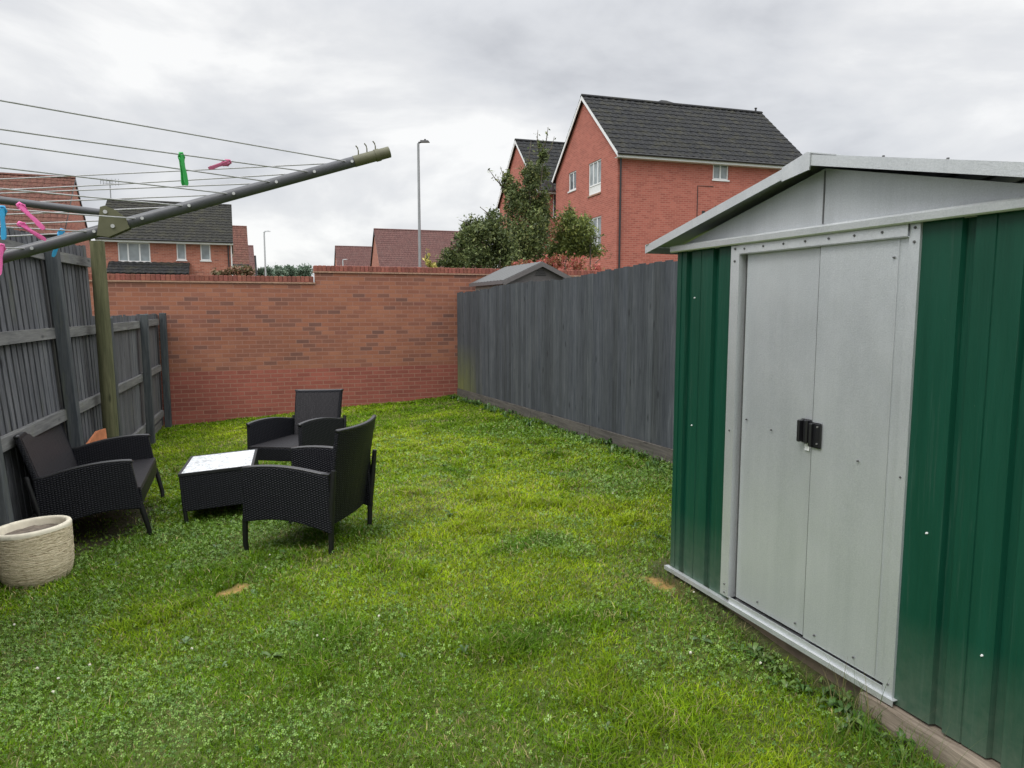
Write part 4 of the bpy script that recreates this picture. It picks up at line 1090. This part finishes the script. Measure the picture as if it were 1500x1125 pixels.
def tree(name, label, cat, Y, blobs, n, size, pal, stems, sprigs=(), depth=1.0, group=None, base=-.6, clump=.16):
    """blobs in survey pixels (cx, cy, rx, ry)"""
    k = Y/1040; B = []
    for (cx, cy, rx, ry) in blobs:
        c = px2w(cx, cy, Y+(rng.random()-.5)*.5*depth); B.append((c, (rx*k, max(rx, ry*.6)*k*depth, ry*k), min(1.4, rx*k*2), rx*ry))
    B2 = []
    for (c, r, cl_, wt) in B:
        for j in range(10):
            d = rng.normal(size=3); d = d/np.linalg.norm(d)*rng.random()**.6*1.02; f_ = .30+.32*rng.random()
            B2.append((c+d*np.array(r), tuple(q*f_ for q in r), cl_*.55, wt*f_**1.6*(.4+1.2*rng.random())))
    B = B2
    root = px2w(stems[0][0], 400, Y); org = np.array([root[0], Y, base])
    t = thing(name, label, cat, tuple(org), 0, group)
    SP_ = [(px2w(a, b, Y), px2w(c, d, Y), m) for (a, b, c, d, m) in sprigs]
    v, f, c = leaf_cloud(B, n, size, pal, SP_, clump)
    o = np_mesh('crown', v-org, [f], M['leaf'], c); o.parent = t
    mb = MB()
    for (x0, x1, y1, r) in stems:
        p0 = px2w(x0, 400, Y); p0[2] = base-.1; p1 = px2w(x1, y1, Y); mid = (p0*.5+p1*.5)+rng.normal(size=3)*.10
        mb.tube([p0-org, mid-org, p1-org], [r, r*.65, r*.2], 8)
    for (a, b, c_, d) in SP_ and [(s[0], s[1], s[2], 0) for s in SP_]:
        mb.tube([np.array(a)-org, (np.array(a)+np.array(b))/2-org+rng.normal(size=3)*.03, np.array(b)-org], [.022, .014, .006], 5)
    mb.build('trunk', M['bark'], t, True)
    return t
GREEN = [(.026, .040, .016), (.045, .066, .024), (.075, .10, .034), (.11, .14, .044), (.17, .19, .07)]
OLIVE = [(.028, .040, .020), (.052, .070, .028), (.082, .112, .036), (.12, .15, .045), (.19, .19, .07)]
tree('garden_tree', 'tall narrow olive green tree with wispy top shoots beside the brick house', 'tree', 20.0,
     [(768, 345, 30, 42), (775, 300, 26, 38), (785, 262, 17, 32), (795, 228, 9, 18), (750, 300, 12, 30), (790, 345, 20, 42), (765, 360, 34, 28), (755, 378, 36, 16), (742, 270, 7, 22), (800, 310, 9, 30), (725, 345, 15, 14)],
     34000, .038, OLIVE, [(772, 775, 260, .10), (768, 748, 290, .07), (776, 795, 240, .06)],
     [(748, 290, 728, 258, 26), (738, 275, 716, 248, 22), (742, 268, 733, 244, 14), (793, 225, 803, 186, 20), (790, 222, 788, 190, 16), (775, 250, 778, 206, 16), (772, 300, 742, 318, 20), (728, 345, 742, 318, 20), (800, 230, 812, 200, 10)], clump=.13)
tree('garden_tree', 'broad dark green bushy tree left of the tall narrow tree over the wall', 'tree', 18.6,
     [(712, 340, 26, 24), (690, 360, 24, 26), (665, 372, 17, 19), (735, 365, 30, 26), (700, 380, 42, 13), (720, 322, 18, 14), (652, 384, 11, 11), (690, 335, 14, 14)],
     21000, .038, GREEN, [(700, 705, 335, .09), (690, 670, 365, .06), (720, 735, 350, .06)], [(690, 335, 672, 322, 10), (720, 320, 703, 303, 14), (730, 330, 715, 315, 12)], clump=.15)
tree('garden_tree', 'rounded yellow green tree in front of the brick gable wall', 'tree', 21.0,
     [(845, 335, 26, 26), (858, 350, 22, 20), (828, 350, 20, 20), (845, 364, 28, 11), (838, 320, 16, 14), (815, 372, 20, 14)],
     18000, .038, [(.030, .048, .016), (.058, .082, .024), (.10, .13, .032), (.16, .19, .045), (.24, .26, .07)], [(845, 842, 330, .08), (850, 865, 345, .05), (838, 822, 350, .05)], [(840, 318, 834, 300, 10), (868, 350, 884, 345, 12)], clump=.14)
tree('red_shrub', 'red leaved shrub showing between the plastic shed roof and brick house', 'shrub', 17.2,
     [(765, 390, 16, 8), (800, 388, 22, 10), (838, 389, 24, 9), (872, 395, 18, 5), (820, 380, 10, 8)], 2600, .036, [(.16, .035, .03), (.28, .06, .05), (.36, .10, .08), (.12, .10, .03), (.42, .16, .12)], [(790, 790, 380, .04), (820, 828, 380, .04)], [(828, 385, 832, 372, 8), (868, 392, 880, 378, 10)], clump=.14)
tree('autumn_shrub', 'rusty olive shrub below the windows of the dark roofed house', 'shrub', 24.0,
     [(348, 397, 18, 9), (330, 402, 14, 5), (362, 400, 10, 8), (318, 402, 10, 4)], 2600, .055, [(.06, .06, .025), (.10, .09, .04), (.16, .10, .06), (.24, .10, .07)], [(348, 348, 392, .05)], clump=.14)
tree('yellow_shrub', 'thin yellowish leafy sprig beside the foot of the tall street lamp', 'plant', 15.5,
     [(629, 388, 6, 5), (636, 391, 6, 4), (626, 378, 3, 6)], 260, .035, [(.30, .27, .05), (.45, .40, .12), (.2, .2, .05)], [(630, 626, 372, .012)], [(628, 385, 624, 366, 14)], clump=.08)
for i, (cx, cy, rx, ry, lab) in enumerate(((388, 398, 7, 6, 'grey green distant tree at the foot of the pale street lamp'), (408, 399, 10, 6, 'low green distant tree right of the pale street lamp'), (424, 397, 5, 8, 'small pointed distant tree midway along the low skyline gap'), (445, 397, 10, 8, 'largest green distant tree beside the wall step'), (434, 401, 8, 4, 'lowest distant tree between two taller ones on the skyline'))):
    tree('distant_tree', lab, 'tree', 105.0+3*i, [(cx, cy, rx, ry), (cx+rx*.5, cy+2, rx*.7, ry*.7), (cx-rx*.5, cy+2, rx*.7, ry*.7), (cx, cy+8, rx, ry)], 1500, .22, [(.07, .115, .085), (.10, .15, .10), (.14, .18, .13)], [(cx, cx, cy, .15)], group='trees on the skyline beyond the wall', clump=.35)

# ================================================================== GRASS, CLOVER, WEEDS
def proj(x, y, z):
    p = math.radians(PITCH); z = z-CAM_H
    w_ = y*math.cos(p)-z*math.sin(p); v_ = y*math.sin(p)+z*math.cos(p)
    return 750+1040*x/np.maximum(w_, .05), 562.5-1040*v_/np.maximum(w_, .05), w_
SPx, SPy = SP.x, SP.y; c_, s_ = math.cos(sa), math.sin(sa)
def keep_mask(x, y, pad=0.0):
    s, t = st(x, y)
    fx = (x-F0.x)*math.cos(fa)+(y-F0.y)*math.sin(fa); fy = -(x-F0.x)*math.sin(fa)+(y-F0.y)*math.cos(fa)
    lx = (x-E0.x)*math.cos(la)+(y-E0.y)*math.sin(la); ly = -(x-E0.x)*math.sin(la)+(y-E0.y)*math.cos(la)
    wx = (x-WALL_P.x)*math.cos(WALL_A)+(y-WALL_P.y)*math.sin(WALL_A); wy = -(x-WALL_P.x)*math.sin(WALL_A)+(y-WALL_P.y)*math.cos(WALL_A)
    hx = (x-SPx)*c_+(y-SPy)*s_; hy = -(x-SPx)*s_+(y-SPy)*c_
    inshed = (hx > -.02-pad) & (hx < 2.7) & (hy > -.035-pad) & (hy < SD+.05)
    sleeper = (hx > 1.40) & (hx < 2.8) & (hy > -.065) & (hy < .1)
    ok = (fy < -.035) & (ly > -.06) & (wy < -.01) & ~inshed & ~sleeper
    return ok, fy, ly, wy, hx, hy
def in_view(x, y, z, m=260):
    a, b, w_ = proj(x, y, z)
    return (w_ > .6) & (a > -m) & (a < 1500+m) & (b < 1125+m)
def scatter(n, s0=.6, s1=13.5, t0=-2.9, t1=4.1):
    s = s0+(s1-s0)*rng.random(n); t = t0+(t1-t0)*rng.random(n)
    return s*U[0]+t*V[0], s*U[1]+t*V[1]
def tone_fields(x, y):
    s, t = st(x, y)
    big = N2.fbm(s*.55+3, t*.55+9, 3); mid = N3.fbm(s*2.1, t*2.1, 3); fine = N1.fbm(s*6, t*6, 2)
    yel = .16+np.exp(-(((s-7.2)/3.4)**2+((t-2.1)/1.5)**2))*.70+(big-.47)*1.9+(mid-.5)*.9
    yel = yel+np.exp(-(((s-11.3)/1.2)**2+((t-1.2)/1.6)**2))*.35
    yel = yel-.30*sstep(4.6, 2.4, s)-.25*np.exp(-((s-5.2)/2)**2-((t+1.0)/1.2)**2)
    return np.clip(yel, 0, 1), mid, fine
GA = np.array([.092, .188, .003]); GB = np.array([.190, .300, .004]); GC = np.array([.310, .400, .010]); GD = np.array([.055, .140, .005]); STRAW = np.array([.36, .30, .14])
DARKP = [(6.86, 2.05, .28, .10), (5.45, .72, .5, .25), (7.05, 3.2, .22, .10), (3.2, 1.3, .16, .22), (2.6, -.45, .3, .2), (4.5, 1.9, .2, .3)]
def dark_amt(x, y):
    s, t = st(x, y); a = np.zeros_like(x)
    for (p, q, L, Wd) in DARKP: a = np.maximum(a, np.exp(-(((s-p)/L)**2+((t-q)/Wd)**2)-3.2*(N4.fbm(s*4+p, t*4, 2)-.3)))
    return a*.8
def clover_amt(x, y):
    s, t = st(x, y)
    a = sstep(.50, .72, .55*N4.fbm(s*.9+20, t*.9+7, 3)+.45*N1.fbm(s*3.4, t*3.4, 3)+.07*sstep(5.2, 2.2, s)-.10*sstep(5.5, 9, s)+.05*sstep(.5, -1, t)+.05*np.exp(-((s-2.6)/.9)**2-((t-1.75)/.45)**2))
    return a
# ---- blades
nc = 1500000
x, y = scatter(nc); z = lawn_z(x, y)
ok, fy, ly, wy, hx, hy = keep_mask(x, y)
dist = np.hypot(x, y)
ok &= in_view(x, y, z) & (rng.random(nc) < np.minimum(1, (3.4/dist)**1.15))
x, y, z, dist, fy, ly, wy, hx, hy = (q[ok] for q in (x, y, z, dist, fy, ly, wy, hx, hy))
yel, mid, fine = tone_fields(x, y); dk = dark_amt(x, y); cl = clover_amt(x, y); ba_ = np.maximum(bare_amt(x, y), soil_shade_amt(x, y)*.93)
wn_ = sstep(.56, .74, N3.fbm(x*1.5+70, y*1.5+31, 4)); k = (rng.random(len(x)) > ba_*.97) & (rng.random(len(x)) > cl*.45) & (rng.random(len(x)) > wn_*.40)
x, y, z, dist, fy, ly, wy, hx, hy, yel, mid, fine, dk, cl, wn_ = (q[k] for q in (x, y, z, dist, fy, ly, wy, hx, hy, yel, mid, fine, dk, cl, wn_))
n = len(x)
edge = np.maximum.reduce([np.exp(-np.abs(fy+.05)/.12), np.exp(-np.abs(ly)/.15), np.exp(-np.abs(wy)/.07), np.where((hx > -.1) & (hx < 2.8), np.exp(-np.abs(hy+.06)/.07), 0)])
tuft = sstep(.60, .80, N2.fbm(x*3.3+50, y*3.3+50, 2))
hgt = (.014+.017*rng.random(n))*(1+1.2*tuft+.7*dk+.9*edge*rng.random(n))
wid = (.0013+.0012*rng.random(n))*np.maximum(1, dist/3.0)**.9
ang = rng.random(n)*2*PI; lean_ = (.3+1.35*rng.random(n))*hgt
ca, sa_ = np.cos(ang), np.sin(ang)
fa2 = ang+PI/2+rng.normal(size=n)*.5; wxv, wyv = np.cos(fa2)*wid, np.sin(fa2)*wid
base = np.stack([x, y, z-.004], 1); wv = np.stack([wxv, wyv, np.zeros(n)], 1)
ldir = np.stack([ca, sa_, np.zeros(n)], 1)*lean_[:, None]; up = np.stack([0*x, 0*x, hgt], 1)
m1 = base+ldir*.30+up*.62; tip = base+ldir+up*.97
V5 = np.stack([base-wv, base+wv, m1+wv*.8, m1-wv*.8, tip], 1)
mixv = np.clip(yel+rng.normal(size=n)*.22-dk*1.3-.25*cl, 0, 1)[:, None]
c = np.where(mixv < .5, GA+(GB-GA)*mixv*2, GB+(GC-GB)*(mixv-.5)*2)
c = c+(GD-c)*(np.clip(dk*.8+tuft*.2, 0, .8))[:, None]
dry = (rng.random(n) < .07+.05*yel+.16*wn_)[:, None]; c = np.where(dry, STRAW*(.6+.6*rng.random((n, 1))), c)
c = c*(.62+.76*rng.random((n, 1)))*(.66+.68*fine[:, None])
C5 = np.repeat(c[:, None, :], 5, 1); 
i0 = (np.arange(n)*5)[:, None]
gq = i0+np.array([[0, 1, 2, 3]]); gt = i0+np.array([[3, 2, 4]])
M['blade'] = leaf_mat('grass_blade', .5, .34, .16)
g = np_mesh('grass', V5.reshape(-1, 3), [gq, gt], M['blade'], C5.reshape(-1, 3)); tag(g, kind='stuff')

# ---- clover leaflets
nc = 430000
x, y = scatter(nc, .6, 9.5); z = lawn_z(x, y); ok, fy, ly, wy, hx, hy = keep_mask(x, y); dist = np.hypot(x, y)
ca_ = clover_amt(x, y); nearfence = np.exp(-np.abs(fy)/.35)*.35
ok &= in_view(x, y, z) & (rng.random(nc) < np.clip(ca_*.50+.11+nearfence, 0, 1)*np.minimum(1, (4.0/dist)**1.0)*(1-bare_amt(x, y))*(1-.9*soil_shade_amt(x, y)))
x, y, z, dist = x[ok], y[ok], z[ok], dist[ok]; n = len(x)
hz = .012+.022*rng.random(n); R_ = (.0042+.0036*rng.random(n))*np.maximum(1, dist/5)
cen = np.stack([x, y, z+hz], 1); a0 = rng.random(n)*2*PI
VV = []; 
tilt = rng.normal(size=(n, 2))*.5
for q in range(3):
    a = a0+q*2*PI/3; d = np.stack([np.cos(a), np.sin(a)], 1); e = np.stack([-d[:, 1], d[:, 0]], 1)
    droop = -.25+rng.normal(size=n)*.3
    for (r_, w_) in ((.08, 0), (.75, .52), (1.2, .40), (1.25, 0), (1.2, -.40), (.75, -.52)):
        xy_ = (d*r_+e*w_)*R_[:, None]
        VV.append(np.column_stack([cen[:, :2]+xy_, cen[:, 2]+(xy_*tilt).sum(1)+droop*r_*R_*.6+abs(w_)*R_*.25]))
VV = np.stack(VV, 1)
i0 = (np.arange(n)*18)[:, None]; fq = np.concatenate([i0+np.arange(6)[None]+6*q for q in range(3)])
tcol = rng.random((n, 1)); cc_ = np.array([.055, .135, .010])*(1-tcol**1.5)+np.array([.235, .37, .075])*tcol**1.5  # palest leaves have highlights painted into their colour
CCc = np.repeat(cc_[:, None, :], 18, 1)
M['clover'] = leaf_mat('clover_leaf', .30, .22, .34)
g = np_mesh('clover_leaves', VV.reshape(-1, 3), [fq], M['clover'], CCc.reshape(-1, 3)); tag(g, kind='stuff')

# ---- white clover heads, broad leaved weeds, longer tufts
mb = MB()
x, y = scatter(1400, .9, 5.5); ok = keep_mask(x, y)[0] & (clover_amt(x, y) > .5) & in_view(x, y, lawn_z(x, y), 50)
for px_, py_ in list(zip(x[ok], y[ok]))[:16]:
    z_ = float(lawn_z(px_, py_))+random.uniform(.03, .045); r = random.uniform(.005, .008)
    for j in range(10):
        d = Vector((random.gauss(0, 1), random.gauss(0, 1), random.gauss(.3, 1))).normalized()
        mb.tube([Vector((px_, py_, z_)), Vector((px_, py_, z_))+d*r], [r*.3, r*.38], 5)
fm = simple('clover_flower', (.62, .60, .50), .8, var=.1); g = mb.build('clover_flowers', fm); tag(g, kind='stuff')

def weed_leaves(spots):
    P_, F_, C_ = [], [], []
    for (wx_, wy_, nl, L, col_, rise) in spots:
        z_ = float(lawn_z(wx_, wy_))
        for j in range(nl):
            a = random.random()*2*PI; l_ = L*random.uniform(.6, 1.15); wd = l_*random.uniform(.14, .22); rs_ = rise*random.uniform(.5, 1.3)
            d = Vector((math.cos(a), math.sin(a), 0)); e = Vector((-d.y, d.x, 0)); b0 = len(P_)
            for t_, w__ in ((.05, .25), (.35, .8), (.65, 1.0), (.88, .6), (1.0, .05)):
                p_ = Vector((wx_, wy_, z_+.006))+d*l_*t_+Vector((0, 0, rs_*l_*math.sin(t_*2.3)))
                P_ += [p_-e*wd*w__+Vector((0, 0, .12*wd)), p_, p_+e*wd*w__+Vector((0, 0, .12*wd))]
            k_ = random.uniform(.7, 1.3); C_ += [tuple(q*k_ for q in col_)]*15
            for t_ in range(4):
                q = b0+t_*3; F_ += [(q, q+1, q+4, q+3), (q+1, q+2, q+5, q+4)]
    return np_mesh('weeds', np.array(P_), [np.array(F_)], M['clover'], np.array(C_))
spots = []
x, y = scatter(900, 1.2, 11); okm, fy, ly, wy, hx, hy = keep_mask(x, y)
for q in np.where(okm & in_view(x, y, lawn_z(x, y), 60))[0][:130]:
    spots.append((x[q], y[q], random.randint(4, 8), random.uniform(.028, .06), random.choice([(.06, .12, .03), (.10, .16, .07), (.09, .15, .035)]), random.uniform(.2, .7)))
x, y = scatter(16000, 4, 13.2, 2.6, 4.1); okm, fy, ly, wy, hx, hy = keep_mask(x, y)
for q in np.where(okm & (fy > -.34) & (rng.random(len(x)) < np.exp(-np.abs(fy)/.12)))[0][:210]:
    spots.append((x[q], y[q], random.randint(4, 8), random.uniform(.035, .085), random.choice([(.05, .11, .025), (.075, .14, .03)]), random.uniform(.4, 1.1)))
x, y = scatter(9000, 1.2, 4.3, 1.4, 2.6); okm, fy, ly, wy, hx, hy = keep_mask(x, y)
for q in np.where(okm & (hy > -.22) & (hx > .9) & (hx < 2.3))[0][:70]:
    spots.append((x[q], y[q], random.randint(4, 7), random.uniform(.03, .06), random.choice([(.05, .11, .02), (.09, .15, .03)]), random.uniform(.4, 1.0)))
g = weed_leaves(spots); tag(g, kind='stuff')

# ---- taller grass along the edges and a few dry stalks at the shed door
P_, C_ = [], []
def stalk(x_, y_, h_, w__, lx_, ly_, col_, segs=5):
    z_ = float(lawn_z(x_, y_))-.004; b0 = len(P_); a = random.random()*PI; e = np.array([math.cos(a), math.sin(a), 0])*w__
    for k_ in range(segs+1):
        t_ = k_/segs; c0 = np.array([x_+lx_*t_**1.8, y_+ly_*t_**1.8, z_+h_*(t_-.25*(t_**3)*(math.hypot(lx_, ly_)/max(h_, .01)))])
        P_.append(c0-e*(1-t_*.92)); P_.append(c0+e*(1-t_*.92)); C_.append(col_); C_.append(col_)
    return [(b0+2*k_, b0+2*k_+1, b0+2*k_+3, b0+2*k_+2) for k_ in range(segs)]
FF = []
def shed_pt(hx_, hy_): return SPx+hx_*c_-hy_*s_, SPy+hx_*s_+hy_*c_
for j in range(80):
    q = shed_pt(random.gauss(1.42, .07), random.uniform(-.12, -.04)); dry_ = random.random() < .5
    FF += stalk(q[0], q[1], random.uniform(.06, .24), .0022, random.gauss(0, .06), random.gauss(0, .06), (.22, .20, .09) if dry_ else (.07, .13, .03))
for j in range(420):
    q = shed_pt(random.uniform(1.5, 2.25), random.uniform(-.30, -.10)-.04*random.random())
    FF += stalk(q[0], q[1], random.uniform(.06, .17), .0026, random.gauss(0, .045), random.gauss(0, .045), random.choice([(.06, .145, .012), (.09, .19, .015), (.16, .20, .05)]))
for j in range(10):
    q = shed_pt(random.uniform(1.5, 2.0), random.uniform(-.14, -.10)); FF += stalk(q[0], q[1], random.uniform(.16, .30), .0014, random.uniform(-.05, .16), random.uniform(-.16, .0), (.17, .20, .10), 9)
for j in range(520):
    q = shed_pt(random.uniform(-.12, 1.4), -.05-abs(random.gauss(0, .05))); FF += stalk(q[0], q[1], random.uniform(.03, .10), .0024, random.gauss(0, .04), random.gauss(0, .03), random.choice([(.07, .12, .03), (.20, .18, .08), (.10, .15, .03)]))
for j in range(500):
    k_ = random.uniform(-.2, 7.6); q = F0+Vector((math.cos(fa)*k_, math.sin(fa)*k_, 0)); off = .04+abs(random.gauss(0, .07)); q = q+Vector((math.sin(fa), -math.cos(fa), 0))*off
    if st(q.x, q.y)[0] > 13.1: continue
    FF += stalk(q.x, q.y, random.uniform(.05, .15), .0026, random.gauss(0, .04), random.gauss(0, .04), random.choice([(.055, .12, .02), (.09, .15, .03), (.22, .22, .10)]))
for (bx_, by_, sc_) in ((-1.54, 5.25, 70), (-2.6, 6.1, 50), (-3.2, 4.75, 90), (-2.3, 5.9, 60), (-1.95, 5.1, 25), (-1.3, 4.9, 25), (-3.0, 5.6, 60)):
    for j in range(sc_):
        FF += stalk(bx_+random.gauss(0, .16), by_+random.gauss(0, .16), random.uniform(.03, .09), .0020, random.gauss(0, .03), random.gauss(0, .03), random.choice([(.04, .095, .015), (.065, .125, .025)]))
g = np_mesh('tall_grass', np.array(P_), [np.array(FF)], M['blade'], np.array(C_)); tag(g, kind='stuff')
